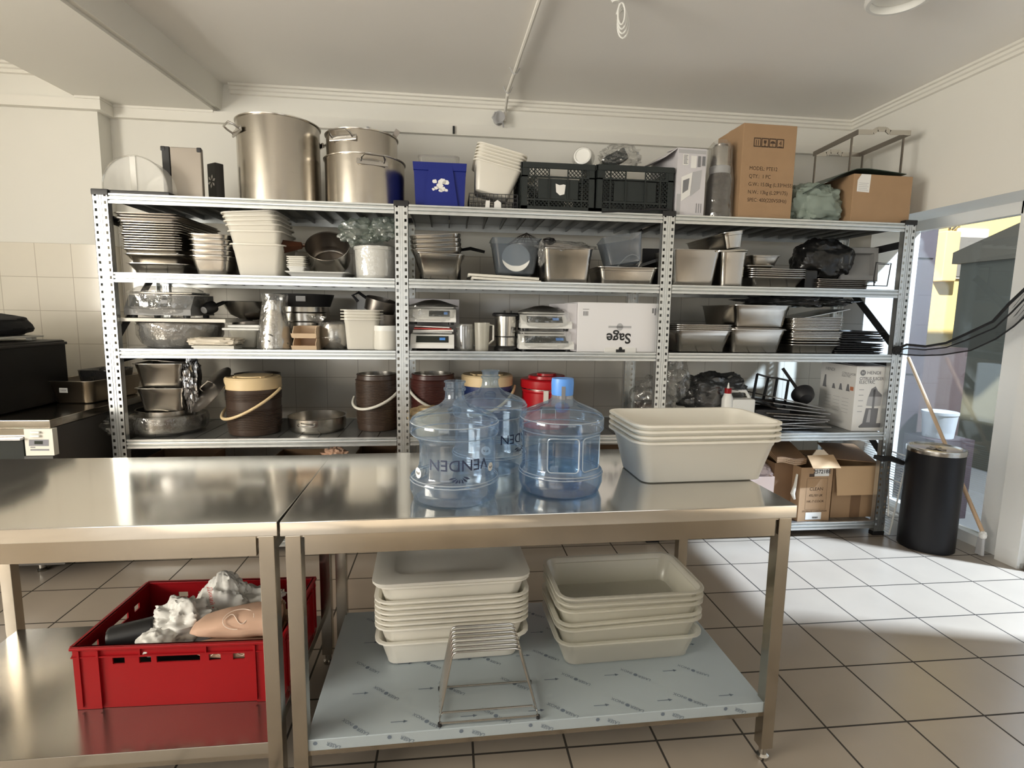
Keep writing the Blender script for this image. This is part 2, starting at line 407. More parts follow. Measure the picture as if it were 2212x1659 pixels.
# ceiling beam running towards the camera
xb0, xb1 = -1.264, -2.045
sl = (-1.374 + 1.266) / (1.133 - 2.403)
def bx(Y, base): return base + (Y - 2.4) * sl
b = MB(); Yf = RY
ring = lambda Y: [(bx(Y, xb1), Y, 2.70), (bx(Y, xb0), Y, 2.70), (bx(Y, xb0) + .025, Y, CZ + .02), (bx(Y, xb1), Y, CZ + .02)]
b.loft([ring(WY), ring(Yf)]); struct('beam', b, 'plaster', 0)
b = MB(); r2 = lambda Y: [(bx(Y, xb1), Y, 2.683), (bx(Y, xb0) - .030, Y, 2.683), (bx(Y, xb0) - .030, Y, 2.70), (bx(Y, xb1), Y, 2.70)]
b.loft([r2(2.27 if False else WY), r2(Yf)]); struct('trim_1', b, 'plaster', 0)
# cornices and the boxed ledge along the wall
corn = [(0, 0), (-.045, 0), (-.045, -.014), (-.030, -.018), (-.030, -.034), (-.018, -.040), (-.018, -.058), (0, -.062)]
def cornice(name, x0, x1, y, z):
    struct(name, MB().prismx([(y + a, z + c) for a, c in corn], x0, x1), 'moulding', 0)
cornice('trim_2', -1.20, WX, WY, CZ)
b = MB(); b.prism([(WX + a, CZ + c) for a, c in corn], RY, WY); struct('trim_3', b, 'moulding', 0)
cornice('trim_4', LX, -2.06, 2.27, CZ)
cornice('trim_5', -1.905, -1.30, WY, 2.683); 
struct('trim_6', mitred([(-a, 2.683 + c) for a, c in corn], [(-2.05, 2.27), (-1.95, 2.27), (-1.95, WY)], [(0, -1), (1, -1), (1, 0)]), 'moulding', 0)
lz1, lz0 = Z_(980, 268, 2.36), Z_(980, 291, 2.36)
struct('trim_7', MB().box(-1.905, WX, 2.36, WY, lz0, lz1), 'moulding', 0)
za, zb_ = Z_(100, 230, 2.225), Z_(100, 208, 2.225)
struct('trim_8', mitred([(0, za), (.045, za), (.045, zb_), (0, zb_)], [(LX, 2.27), (-1.95, 2.27), (-1.95, WY)], [(0, -1), (1, -1), (1, 0)]), 'moulding', 0)

# glazed opening on the right: frame, glass, mullion, open white leaf
b = MB()
for y0, y1, z0, z1 in ((1.30, 2.10, 0, .07), (1.30, 2.10, 2.02, 2.09), (2.055, 2.10, 0, 2.09)): b.box(3.50, 3.56, y0, y1, z0, z1)
w = struct('window_3', b, 'tile_white')
g = obj('window_pane', MB().box(3.545, 3.551, 1.30, 2.055, .07, 2.02), 'glass', w)
b = MB(); b.box(3.50, 3.58, 1.16, 1.31, 0, 2.09); b.box(3.45, 3.58, 1.03, 1.16, 0, 2.09); b.box(3.50, 3.56, .185, 1.03, 2.02, 2.09); b.box(3.46, 3.56, .10, .185, 0, 2.09)
struct('trim_9', b, 'tile_white')
b = MB(); b.M = Matrix.Translation((3.50, 1.02, 0)) @ Matrix.Rotation(R(-3), 4, 'Z')
b.box(0, .86, -.05, 0, .02, 2.018, .004); b.M = Matrix.Identity(4)
d = struct('door_1', b, 'tile_white')
b = MB(); b.tube([(4.28, .955, 1.02), (4.28, .89, 1.02), (4.17, .895, 1.02)], .010); obj('door_handle', b, 'chrome', d)
struct('trim_10', MB().box(3.47, 3.60, .12, 1.03, 0, .03), 'chrome')

# ------------------------------------------------------------------ yard outside
b = MB(); b.box(3.56, 16, -6, 16, -.25, -.12); tag(obj('yard_ground', b, 'ground', smooth=0), 'grey paved yard seen through the glass', 'ground', kind='structure')
shx = X_(2070, 620, 3.8); shz = Z_(2070, 545, 3.8) + .12
t = thing('concrete_shed', 'green-grey concrete shed with overhanging lid beyond the glass', 'shed', (shx, 1.9, -.12))
obj('body', MB().box(0, 2.2, 0, 1.9, 0, shz - .06), 'concrete', t)
obj('lid', MB().prismx([(1.95, shz - .12), (1.95, shz), (.2, shz + .55), (-.05, shz + .55), (-.05, shz - .12)], -.06, 2.3), pbr('weathered tan sheet', (.19, .165, .125), .8, var=.12, vscale=3), t)
b = MB(); b.box(3.58, 9.0, 1.08, 3.5, 3.45, 3.55); tag(obj('yard_blocker', b, 'concrete'), 'flat canopy slab over the yard corner, unseen, added to shade the shed', 'blocker', kind='structure')  # unseen slab added to keep the yard lamp off the shed
t = thing('neighbour_house', 'sunlit yellow rendered house wall with pipes and a small window', 'house', (X_(2040, 560, 5.4), 5.4, -.12))
obj('wall', MB().box(-1.2, 3.0, 0, .3, 0, 5.0), 'yellow', t)
for pts in ([(-.02, -.05, 5.0), (-.02, -.05, 2.75)], [(.12, -.05, 5.0), (.12, -.05, 2.85), (.02, -.05, 2.75)], [(-.02, -.05, 3.1), (.35, -.05, 3.1), (.35, -.05, 3.4)]):
    b = MB(); b.tube(pts, .015); obj('pipe', b, 'steeld', t)
obj('meter_box', MB().box(-.16, .06, -.16, 0, 2.05, 2.72, .02), 'cream', t)
b = MB(); b.box(.12, .6, -.03, .0, 2.1, 2.78); wd = obj('window', b, 'tile_white', t); obj('shutter', MB().box(.14, .58, -.045, -.031, 2.13, 2.66), 'printg', wd)
t = thing('boarded_post', 'plum brown boarded post just outside the glass', 'post', (X_(2010, 700, 2.33) - .02, 2.45, -.12)); obj('post', MB().box(-.25, .02, -.1, .25, 0, 2.9), 'plum', t)
obj('low_panel', MB().box(.021, .50, .0, .25, 0, 1.30), pbr('red-brown boards', (.075, .042, .036), .7, var=.2, vscale=6), t)
for k in range(3): obj('board', MB().box(-.26, .0, -.115, -.101, .2 + k * .9, 1.05 + k * .9), 'plum', t)
t = thing('paint_bucket', 'dusty bucket on a crate standing outside the glass', 'bucket', (X_(2030, 900, 2.2) , 2.2, -.12))
obj('crate', MB().box(-.16, .18, -.14, .16, 0, .62), 'plum', t); obj('tub', MB().lathe([(.10, .62), (.115, .80), (.12, .80), (.12, .82), (0, .82)], seg=24), 'printl', t)

# ------------------------------------------------------------------ ceiling fittings
t = thing('conduit_pipe', 'painted conduit pipe running across ceiling and down wall', 'pipe', (0, 0, 0))
pa = onZ(1165, 0, 2.835); pb = onZ(1112, 155, 2.835); pc = onZ(1097, 197, 2.83); pd = onY(1090, 262, 2.375)
ext = pa + (pa - pb) * .9
b = MB(); b.tube([tuple(ext), tuple(pa), tuple(pb), tuple(pc), (pc[0], pc[1] + .02, pc[2] - .02)], .011); obj('ceiling_run', b, 'moulding', t)
b = MB(); b.tube([tuple(pc), (float(pd[0]) + .004, 2.37, 2.79), (float(pd[0]), 2.375, float(pd[2]))], .010); obj('wall_run', b, 'moulding', t)
for q in (pb, pc):
    b = MB(); b.tube([(q[0] - .03, q[1], CZ - .002), (q[0] - .015, q[1], q[2] - .005), (q[0], q[1], q[2] - .014), (q[0] + .015, q[1], q[2] - .005), (q[0] + .03, q[1], CZ - .002)], .003, 6); obj('clip', b, 'printl', t)
jx, jz = X_(1078, 255, 2.36), Z_(1078, 255, 2.36)
t = thing('junction_box', 'grey round junction box with loose wires on upper wall', 'junction box', (jx, 2.36, jz))
b = MB(); b.M = Matrix.Rotation(R(90), 4, 'X'); b.lathe([(0, -.05), (.034, -.05), (.038, -.04), (.038, .03), (0, .03)], seg=20); obj('body', b, 'printl', t)
b = MB(); b.tube([(-.03, -.05, .02), (-.05, -.06, -.02), (-.02, -.05, -.05), (.02, -.045, -.04), (.03, -.02, -.065)], .006, 6); obj('wire', b, 'printl', t)
hx = onZ(1335, 6, 2.80)
t = thing('cable_coil', 'coiled white cable hanging from the ceiling hook', 'cable', (float(hx[0]), float(hx[1]), 2.80))
obj('ceiling_rose', MB().lathe([(0, .06), (.028, .06), (.028, .02), (.015, 0), (0, 0)], c=(-.01, 0, 0), seg=20), 'white', t)
for k in range(4):
    b = MB(); w = .020 + .004 * k
    b.tube([(.012 + w * math.cos(a) * .8 + .006 * k, .01 * k - .02, -.055 - .010 * k + (.045 + .004 * k) * math.sin(a)) for a in [2 * math.pi * q / 20 for q in range(20)]], .0042, 6, True); obj('loop', b, 'white', t)
b = MB(); b.tube([(0, 0, .06), (.01, .01, .0), (-.005, 0, -.05)], .004, 6); obj('lead', b, 'white', t)
lx = onZ(1945, -25, 2.82)
t = thing('ceiling_lamp', 'round white ceiling lamp near the right wall', 'lamp', (float(lx[0]), float(lx[1]), 2.77))
obj('ring', MB().lathe([(.115, .09), (.125, .09), (.13, .01), (.122, 0), (.108, .0), (.104, .02), (.115, .09)], seg=48), 'white', t)
obj('diffuser', MB().lathe([(0, .03), (.104, .03), (.104, .05), (0, .05)], seg=40), 'lampoff', t)
sx_, sz_ = X_(980, 280, 2.355), Z_(980, 280, 2.355)
tag(obj('cable_mount', MB().box(sx_ - .007, sx_ + .007, 2.345, 2.36, sz_ - .028, sz_ + .022, .002), 'black'), 'small black cable clip on the white wall ledge', 'clip')
sx_, sz_ = X_(795, 278, 2.355), Z_(795, 278, 2.355)
tag(obj('cable_mount', MB().box(sx_ - .008, sx_ + .008, 2.345, 2.36, sz_ - .012, sz_ + .012, .002), 'printl'), 'small grey clip on wall ledge behind the stacked pots', 'clip')
# ------------------------------------------------------------------ shelving rack
PXS = [-1.558, -.035, 1.488, 3.020]
YF, YB = 1.542, 2.142
T = [1.985, 1.585, 1.185, .688, .100]
rack = thing('shelving_rack', 'galvanised three-bay storage rack along the tiled back wall', 'shelving', (0, 0, 0))
def post_mb(x, y, s):
    b = MB(); w = .037; zt = 1.985
    for a0, a1 in ((-w, -.029), (-.017, -.008), (-.005, .005), (.008, .017), (.029, w)): b.box(x + a0, x + a1, y, y + s * .002, .02, zt)
    for a0, a1 in ((-.008, -.005), (.005, .008)): b.box(x + a0, x + a1, y + s * .003, y + s * .005, .02, zt)
    z = .03
    while z < zt - .03:
        for a in (-.029, .017): b.box(x + a, x + a + .012, y, y + s * .002, z + .016, z + .038)
        z += .038
    for a in (-.029, .017): b.box(x + a, x + a + .012, y, y + s * .002, .02, .046)
    b.box(x - w, x - w + .002, y, y + s * .035, .02, zt); b.box(x + w - .002, x + w, y, y + s * .035, .02, zt)
    return b
for x in PXS:
    for y, s in ((YF, 1), (YB, -1)):
        p = obj('post', post_mb(x, y, s), 'galv', rack, smooth=0)
        ya, yb = sorted((y - s * .004, y + s * .038))
        obj('post_cap', MB().box(x - .041, x + .041, ya, yb, 1.975, 2.005, .004), 'black', p)
        obj('foot', MB().box(x - .041, x + .041, ya, yb, 0, .028, .004), 'black', p)
rail_prof = [(0, .050), (0, .041), (.008, .038), (.008, .036), (-.001, .033), (-.002, .028), (-.001, .021), (.008, .018), (.008, .016), (0, .013), (0, 0), (.012, 0), (.012, .050)]
for k in range(3):
    x0, x1 = PXS[k] + .038, PXS[k + 1] - .038
    for ti, z in enumerate(T):
        b = MB(); n = 13; w = (x1 - x0) / n
        for i in range(n):
            a0, a1 = x0 + i * w + .002, x0 + (i + 1) * w - .002
            b.box(a0, a1, YF + .014, YB - .014, z - .006, z - .004)
            b.box(a0, a0 + .002, YF + .014, YB - .014, z - .032, z - .006); b.box(a1 - .002, a1, YF + .014, YB - .014, z - .032, z - .006)
        dk = obj('shelf', b, 'deck', rack, smooth=0)
        for y, s in ((YF, 1), (YB, -1)):
            b = MB(); b.prismx([(y + s * a, z - .05 + c) for a, c in rail_prof], x0, x1); obj('rail', b, 'galv', dk, smooth=20)
for x, xo in ((PXS[0], .02), (PXS[3], -.02)):
    for z0, z1 in ((1.86, 1.83), (1.25, 1.72), (1.13, 1.16), (.55, 1.0)):
        b = MB(); b.bar((x + xo, YF + .03, z0), (x + xo, YB - .03, z1), .006, .045); obj('brace', b, 'black', rack)

# ------------------------------------------------------------------ reusable makers
def pan_mb(w, d, h, fl=.018, r=.035, rim=.012, th=.0012, step=.78, lip=.0025, base=.02):
    b = MB(); W = lambda f: (w - 2 * rim - 2 * fl * (1 - f)); D = lambda f: (d - 2 * rim - 2 * fl * (1 - f))
    sec = []
    def s(f, z, o, rr_): sec.append(rr(W(f) + 2 * o, D(f) + 2 * o, rr_ + o, z))
    bb = min(base, h * .45)
    sec.append(rr(W(0) - bb * 1.4, D(0) - bb * 1.4, r * .7, 0)); s(0, bb * .25, -bb * .25, r * .85); s(0.02, bb, 0, r)
    s(step, h * step, 0, r); s(step + .02, h * (step + .02), .0022, r); s(.97, h - .006, .0022, r)
    s(1, h - .0015, .004, r); (sec.append(rr(w - .004, d - .004, r + rim - .002, h - lip)) if lip > .004 else None); sec.append(rr(w, d, r + rim, h - lip)); sec.append(rr(w, d, r + rim, h))
    s(1, h, .003, r); s(.97, h - .005, .0022 - th, r); s(step + .02, h * (step + .02) + .001, .0022 - th, r); s(step, h * step + .001, -th, r)
    s(.02, bb + th, -th, r); s(0, bb * .25 + th, -bb * .25 - th, r * .85); sec.append(rr(W(0) - bb * 1.4 - 2 * th, D(0) - bb * 1.4 - 2 * th, r * .6, th))
    b.loft(sec); b.wn = False; return b
def stack(name, cat, group, lab, n, loc, w, d, h, nest, mat, rz=0, tilts=None, dxs=None, **kw):
    """n nested pans; loc is the base of the bottom one; lab(place) words each label"""
    out = []
    proto = obj(name, pan_mb(w, d, h, **kw), mat)
    rnd_ = random.Random(n * 31 + int(w * 1000))
    st = nest if isinstance(nest, (list, tuple)) else [nest * i for i in range(n)]
    for i in range(n):
        tl = tilts[i] if tilts else (0, 0); dx = dxs[i] if dxs else 0
        L = (loc[0] + dx, loc[1], loc[2] + st[i]); ro = (tl[0], tl[1], rz)
        lb = lab(place(n, n - 1 - i))
        if i == 0: o = proto; o.location = L; o.rotation_euler = ro; tag(o, lb, cat, group if n > 1 else None)
        else: o = dup(proto, L, ro, lb)
        out.append(o)
    return out
def span(xl, xr, ym, Y): a, c = X_(xl, ym, Y), X_(xr, ym, Y); return (a + c) / 2, c - a
def handle_loop(b, c, w, out, drop, r, ang=0):
    """U handle lying off a round wall; c = middle of the wall, ang = outward bearing"""
    ux, uy = math.cos(ang), math.sin(ang); tx, ty = -uy, ux
    P = [(-w, 0), (-w, out * .6), (-w * .8, out), (w * .8, out), (w, out * .6), (w, 0)]
    b.tube([(c[0] + tx * s + ux * o, c[1] + ty * s + uy * o, c[2] + drop * o / out) for s, o in P], r, 8)

# ------------------------------------------------------------------ tier 1 (top of the rack)
z = T[0] - .0034
xc, w = span(222, 362, 400, 1.56)
t = thing('display_cover', 'clear barrel-shaped food cover on a black tray at the left end of top shelf', 'food cover', (xc, 1.56, z))
obj('tray', MB().box(-w * .53, w * .53, -.01, .40, 0, .022, .004), 'black', t)
hh = Z_(275, 336, 1.56) - z
ar = [(w / 2 * math.cos(a), .022 + (hh - .022) * math.sin(a) ** .85) for a in [math.pi * k / 24 for k in range(25)]]
b = MB(); b.loft([[(x, y, zz) for x, zz in ar] for y in (0, .005, .375, .38)], True, True); obj('cover', b, 'dome', t)
b = MB(); b.tube([(x, -.002, zz) for x, zz in ar], .004, 6); obj('rim', b, 'jar', t)
obj('handle', MB().box(-.018, .012, -.008, -.001, .024, hh - .004, .002), 'jar', t)

xc, w = span(360, 443, 372, 1.70)
t = thing('metal_case', 'brownish metal panel with black edge leaning upright beside the clear food cover', 'panel', (xc, 1.66, z)); hh = Z_(400, 318, 1.66) - z
obj('panel', MB().box(-w * .30, w / 2, 0, .03, 0, hh, .006), pbr('bronze panel', (.34, .30, .255), .42, .3), t)
obj('edge', MB().box(-w / 2, -w * .30, -.004, .035, 0, hh, .004), 'black', t)
for px, pz in ((w * .46, hh - .012), (w * .46, .012), (-w * .46, hh - .012)): obj('corner_fastener', MB().box(px - .012, px + .012, -.006, 0, pz - .012, pz + .012, .004), 'black', t)
xc, w = span(443, 474, 392, 1.80)
hh = Z_(455, 352, 1.80) - z
t = thing('black_box', 'black box with a white flower print behind the bronze metal panel', 'box', (xc, 1.80, z), R(-38))
obj('body', MB().box(-.045, .035, 0, .05, 0, hh, .003), 'black', t)
b = MB(); mm = frame_at((-.004, -.0015, hh * .58), (1, 0, 0), (0, 0, 1))
for k in range(6):
    a = k * math.pi / 3 + .3; c, s = math.cos(a), math.sin(a)
    fpoly(b, mm, [(c * .008, s * .008), (c * .026 - s * .008, s * .026 + c * .008), (c * .038, s * .038), (c * .026 + s * .008, s * .026 - c * .008)])
obj('flower_print', b, 'paper', t)

def pot(label, xl, xr, ym, ybase_z, ytop, Yc, hx, group=None, name='stock_pot'):
    xc, w = spanc(xl, xr, ym, Yc); r = w / 2
    h = ytop - ybase_z
    t = thing(name, label, 'pot', (xc, Yc, ybase_z), 0, group)
    obj('body', MB().lathe([(0, 0), (r - .012, 0), (r - .003, .006), (r, .018), (r, h - .006), (r + .007, h - .005), (r + .008, h), (r - .002, h), (r - .0025, h - .01), (r - .0025, .02), (r - .012, .006), (0, .005)], seg=72), 'pot', t)
    for ang, zz in hx:
        b = MB(); ux, uy = math.cos(ang), math.sin(ang); c = (ux * r, uy * r, zz)
        handle_loop(b, c, .062, .055, .028, .0055, ang); hd = obj('handle', b, 'chrome', t)
        b = MB(); b.M = Matrix.Translation((c[0], c[1], c[2])) @ Matrix.Rotation(ang, 4, 'Z'); b.box(-.004, .006, -.085, .085, -.015, .015, .004); obj('mount', b, 'chrome', hd)
    return t, xc, r, h
zt = Z_(603, 262, 1.85)
pot('tall brushed steel stockpot, the largest pot on the top shelf', 513, 693, 370, z, Z_(603, 246, 1.62), 1.83, [(R(214), .385), (R(34), .385)])
p2 = pot('brushed steel pot with side handle, lower of the two nested pots', 702, 874, 390, z, Z_(786, 334, 1.66), 1.84, [(R(-72), .235), (R(108), .235)])
z2 = z + p2[3] - .10
p3 = pot('smaller steel pot nested in the lower pot beside the blue crate', 704, 858, 305, z2 + .002, Z_(780, 281, 1.68), 1.84, [(R(-112), .18), (R(68), .18)])
for nm in (): pass
b = MB(); pA = onY(846, 305, 1.80); pB = onY(860, 281, 1.78)
t = thing('ladle', 'steel ladle whose handle sticks out of the upper nested pot', 'ladle', tuple(pA))
dv = Vector(pB - pA)
b.bar(-dv * 4, dv, .028, .004, (0, 1, .3)); obj('handle', b, 'steeld', t)
b = MB(); b.lathe([(0, -.05), (.03, -.04), (.042, -.012), (.044, 0), (.041, 0), (.03, -.036), (0, -.046)], c=tuple(-dv * 4 + Vector((0, 0, 0))), seg=20); obj('bowl', b, 'steel', t)

# blue crate with peeled sticker
Yf = 1.60; x0, w = span(893, 1007, 400, Yf); hh = Z_(950, 352, Yf) - z
t = thing('blue_crate', 'blue plastic crate with a peeled white sticker on top shelf', 'crate', (x0, Yf, z))
def taper_box(b, w0, d0, w1, d1, h, th, cy):
    o = lambda ww, dd, zz: [(-ww / 2, cy - dd / 2, zz), (ww / 2, cy - dd / 2, zz), (ww / 2, cy + dd / 2, zz), (-ww / 2, cy + dd / 2, zz)]
    b.loft([o(w0, d0, 0), o(w1, d1, h), o(w1 - 2 * th, d1 - 2 * th, h), o(w0 - 2 * th, d0 - 2 * th, th)])
b = MB(); taper_box(b, w * .93, .36, w * .985, .40, hh - .03, .004, .20); obj('body', b, 'blue', t, smooth=0)
b = MB()
o_ = lambda ww, dd, zz: [(-ww / 2, .2 - dd / 2, zz), (ww / 2, .2 - dd / 2, zz), (ww / 2, .2 + dd / 2, zz), (-ww / 2, .2 + dd / 2, zz)]
b.loft([o_(w * .96, .39, hh - .045), o_(w * 1.0, .41, hh - .04), o_(w * 1.02, .42, hh), o_(w * .97, .39, hh), o_(w * .95, .38, hh - .045)], False, False, True); obj('rim', b, 'blue', t, smooth=0)
b = MB(); fr = lambda x, zz: (x, .002 + .02 * (1 - zz / hh) - .014, zz)
b.loft([[fr(-w * .31, .004), fr(w * .35, .004), fr(w * .24, hh * .88), fr(-w * .21, hh * .88)], [(x, y + .02, zz) for x, y, zz in [fr(-w * .31, .004), fr(w * .35, .004), fr(w * .24, hh * .88), fr(-w * .21, hh * .88)]]])
rb = obj('recess_panel', b, 'blue', t, smooth=0)
b = MB(); mm = frame_at((0, -.0035, hh * .50), (1, 0, 0), (0, -.10, 1))
pr_ = random.Random(3)
for u, v, s in ((-.03, .022, .012), (.012, .020, .016), (.032, .016, .013), (0, 0, .014), (-.02, -.012, .009), (.016, -.016, .012), (-.036, -.020, .007), (.034, -.024, .008), (.004, -.026, .009)):
    fpoly(b, mm, [(u + 1.5 * s * pr_.uniform(.6, 1.2) * math.cos(a), v + 1.3 * s * pr_.uniform(.5, 1.0) * math.sin(a)) for a in [2 * math.pi * k / 7 for k in range(7)]])
obj('sticker_remains', b, 'paper', t, smooth=0)
xc, w = span(905, 990, 345, 1.72)
b = MB(); b.loft([rr(w, .2, .03, 0), rr(w * 1.03, .205, .03, .06), rr(w * 1.06, .21, .03, .06), rr(w * 1.06, .21, .03, .066)])
o = obj('clear_box', b, 'jar', loc=(xc, 1.80, z + hh + .002)); tag(o, 'clear plastic box resting inside the blue crate', 'box')

# wire basket with tilted milky bins
xc, w = span(1014, 1118, 430, 1.60); hh = .085
t = thing('wire_basket', 'low dark wire basket holding up tilted milky tubs on top shelf', 'basket', (xc, 1.60, z))
b = MB()
for zz in (.004, .025, .046, .067, .088): b.tube([(-w / 2, 0, zz), (w / 2, 0, zz), (w / 2, .26, zz), (-w / 2, .26, zz)], .0022, 5, True)
for i in range(13):
    x = -w / 2 + w * i / 12; b.tube([(x, 0, .088), (x, 0, .004), (x, .26, .004), (x, .26, .088)], .0018, 5)
for i in range(1, 9):
    y = .26 * i / 9; b.tube([(-w / 2, y, .088), (-w / 2, y, .004), (w / 2, y, .004), (w / 2, y, .088)], .0018, 5)
obj('basket_body', b, 'blackm', t, smooth=60)
b = MB(); mm = frame_at((.022, -.0045, .03), (1, 0, 0), (0, 0, 1)); fpoly(b, mm, [(-.02, -.022), (.022, -.024), (.02, .012), (0, .026), (-.018, .014)]); fpoly(b, mm, [(-.07, -.02), (-.045, -.022), (-.043, .022), (-.066, .02)]); obj('torn_paper', b, 'paper', t, smooth=0)
cx, cz = X_(1074, 372, 1.66), Z_(1074, 372, 1.66)
for i in range(6):
    pass
c0 = Vector(onY(1062, 418, 1.68)); a = R(13); ax = Vector((math.sin(a), 0, math.cos(a)))
proto = None
for i in range(6):
    L = c0 + ax * (.018 * i) + Vector((0, .06, -.012))
    lb = f'milky white tub, {place(6, 5 - i)} of the tilted stack on the wire basket'
    if proto is None:
        proto = obj('plastic_tub', pan_mb(.295, .30, .158, fl=.03, r=.03, rim=.016, step=.86, lip=.008), 'pp'); proto.location = L; proto.rotation_euler = (0, a, 0); tag(proto, lb, 'tub', 'tilted milky tubs on the top shelf')
    else: dup(proto, L, (0, a, 0), lb)

# grey lattice crates
def lattice_crate(label, xl, xr, yt, ym, Yf, d, sticker, mat, rz=0):
    xc, w = span(xl, xr, ym, Yf); h = Z_((xl + xr) / 2, yt, Yf) - z
    t = thing('lattice_crate', label, 'crate', (xc, Yf, z), rz, 'dark lattice crates on the top shelf')
    def wall(b, W, m):
        b.M = m
        P = .010
        for u0, u1, v0, v1, dp in ((-W / 2, W / 2, h - .03, h, .014), (-W / 2, W / 2, 0, .028, P), (-W / 2, -W / 2 + .03, 0, h, P), (W / 2 - .03, W / 2, 0, h, P), (-W * .28, W * .28, h * .27, h * .68, .004), (-W / 2, W / 2, h * .70, h * .73, P), (-W * .42, W * .42, h * .22, h * .26, P)):
            b.box(u0, u1, -dp + .006, .006, v0, v1)
        for u in (-.33, -.13, .13, .33): b.box(W * u - .003, W * u + .003, -.006, .004, 0, h)
        n = int(W / .022)
        def diag(u0, u1, v0, v1):
            s = .022; k = u0 - (v1 - v0)
            while k < u1:
                for sg in (1, -1):
                    a0, a1 = max(u0, k), min(u1, k + (v1 - v0))
                    if a1 > a0 + .002:
                        za, zb = v0 + (a0 - k), v0 + (a1 - k)
                        if sg < 0: za, zb = v0 + v1 - za, v0 + v1 - zb
                        b.bar((a0, 0, za), (a1, 0, zb), .004, .005, (0, 1, 0))
                k += s
        diag(-W * .46, W * .46, .025, h * .235); diag(-W * .46, -W * .29, h * .25, h * .71); diag(W * .29, W * .46, h * .25, h * .71)
        diag(-W * .40, -W * .14, h * .73, h * .90); diag(W * .14, W * .40, h * .73, h * .90)
        b.box(-W * .5, -W * .40, -.002, .004, h * .73, h); b.box(W * .40, W * .5, -.002, .004, h * .73, h)
        b.M = Matrix.Identity(4)
    Tm = Matrix.Translation
    b = MB(); wall(b, w, Matrix.Identity(4)); obj('front_wall', b, mat, t, smooth=0)
    b = MB(); wall(b, w, Tm((0, d, 0)) @ Matrix.Rotation(math.pi, 4, 'Z')); obj('back_wall', b, mat, t, smooth=0)
    for s in (-1, 1):
        b = MB(); wall(b, d, Tm((s * w / 2, d / 2, 0)) @ Matrix.Rotation(s * math.pi / 2, 4, 'Z')); obj('side_wall', b, mat, t, smooth=0)
    obj('bottom', MB().box(-w / 2 + .004, w / 2 - .004, .006, d - .006, .002, .010), mat, t)
    if sticker:
        b = MB(); mm = frame_at((.012, -.0005, h * .47), (1, 0, 0), (0, 0, 1)); fpoly(b, mm, [(-.028, .030), (-.005, .022), (.018, .027), (.030, .024), (.024, -.026), (-.002, -.034), (-.024, -.016)]); obj('torn_label', b, 'paper', t, smooth=0)
    return t, xc, w, h
c1 = lattice_crate('dark grey lattice crate with torn white label on its front', 1128, 1283, 353, 405, 1.575, .40, True, 'dgrey')
c2 = lattice_crate('dark grey lattice crate without label, next to the grey scale carton', 1290, 1453, 359, 408, 1.575, .40, False, 'dgrey')
# contents of crates
cx, cz = X_(1255, 342, 1.66), Z_(1255, 342, 1.66)
t = thing('cup_sleeve', 'white lidded cup in clear film lying on the labelled crate', 'cup', (cx, 1.62, cz), rot=(R(78), R(-12), R(-20)))
obj('cup', MB().lathe([(0, -.16), (.034, -.16), (.048, -.01), (.050, 0), (.050, .008), (.042, .012), (.040, .006), (.028, .004), (0, .004)], seg=28), 'white', t)
obj('wrapping', MB().lathe([(.036, -.165), (.050, -.08), (.062, -.03), (.066, -.028), (.053, .01)], seg=20), 'wrap', t)
b = MB(); b.blob((c1[1] - .03, 1.78, z + c1[3] - .075), (.125, .11, .055), 5, .22, 3); tag(obj('plastic_sheet', b, 'bagwhite'), 'crumpled white plastic inside the labelled dark crate', 'plastic')
cx, cz = X_(1332, 342, 1.66), Z_(1332, 342, 1.66)
t = thing('wrapped_part', 'black part in a clear plastic bag on the unlabelled crate', 'machine part', (cx, 1.66, cz), R(0))
b = MB(); b.M = Matrix.Rotation(R(-28), 4, 'Y'); b.box(-.075, .055, -.04, .05, -.035, .035, .01); obj('part', b, 'dgrey', t)
b = MB(); b.blob((.02, 0, .005), (.115, .075, .062), 3, .35, 4); obj('plastic_bag', b, 'wrap', t)
b = MB(); b.box(c2[1] - .2, c2[1] + .2, 1.60, 1.93, z + .012, z + .20, .02); tag(obj('black_tub', b, 'black'), 'black tub sitting inside the unlabelled dark crate', 'tub')
t = thing('cable_tie', 'black strap lying along the shelf edge below the unlabelled crate', 'strap', (0, 0, 0))
b = MB(); q = [onY(px, py, 1.538) for px, py in ((1300, 458), (1340, 456.5), (1380, 455), (1415, 452), (1445, 452))]; b.tube([tuple(k) for k in q], .005, 6); obj('strap', b, 'black', t)

# grey scale carton
def carton(name, label, cat, p_l, p_r, yt, ym, Yf, d, h, mat, rz, group=None):
    xl, xr = X_(p_l, ym, Yf), X_(p_r, ym, Yf)
    t = thing(name, label, cat, (xl, Yf, z), rz, group); return t, (xr - xl)
Yf = 1.57; xl, xr = X_(1461, 400, Yf), X_(1524, 400, Yf); h = Z_(1490, 321, Yf) - z; w = xr - xl
t = thing('scale_carton', 'grey carton printed with a kitchen scale picture on top shelf', 'carton', (xl, Yf, z), R(2))
sbody = obj('carton_body', MB().box(0, w, 0, .40, 0, h), 'papergrey', t, smooth=0)
b = MB(); b.loft([[(0, 0, h), (w, 0, h), (w, .16, h + .02), (0, .16, h + .02)], [(0, 0, h + .003), (w, 0, h + .003), (w, .16, h + .023), (0, .16, h + .023)]]); b.loft([[(0, 0, h), (0, .38, h), (-.07, .38, h - .02), (-.07, .02, h - .05)], [(0, 0, h + .003), (0, .38, h + .003), (-.07, .38, h - .017), (-.07, .02, h - .047)]]); obj('flap', b, 'papergrey', t, smooth=0)
mm = frame_at((0, -.001, 0), (1, 0, 0), (0, 0, 1))
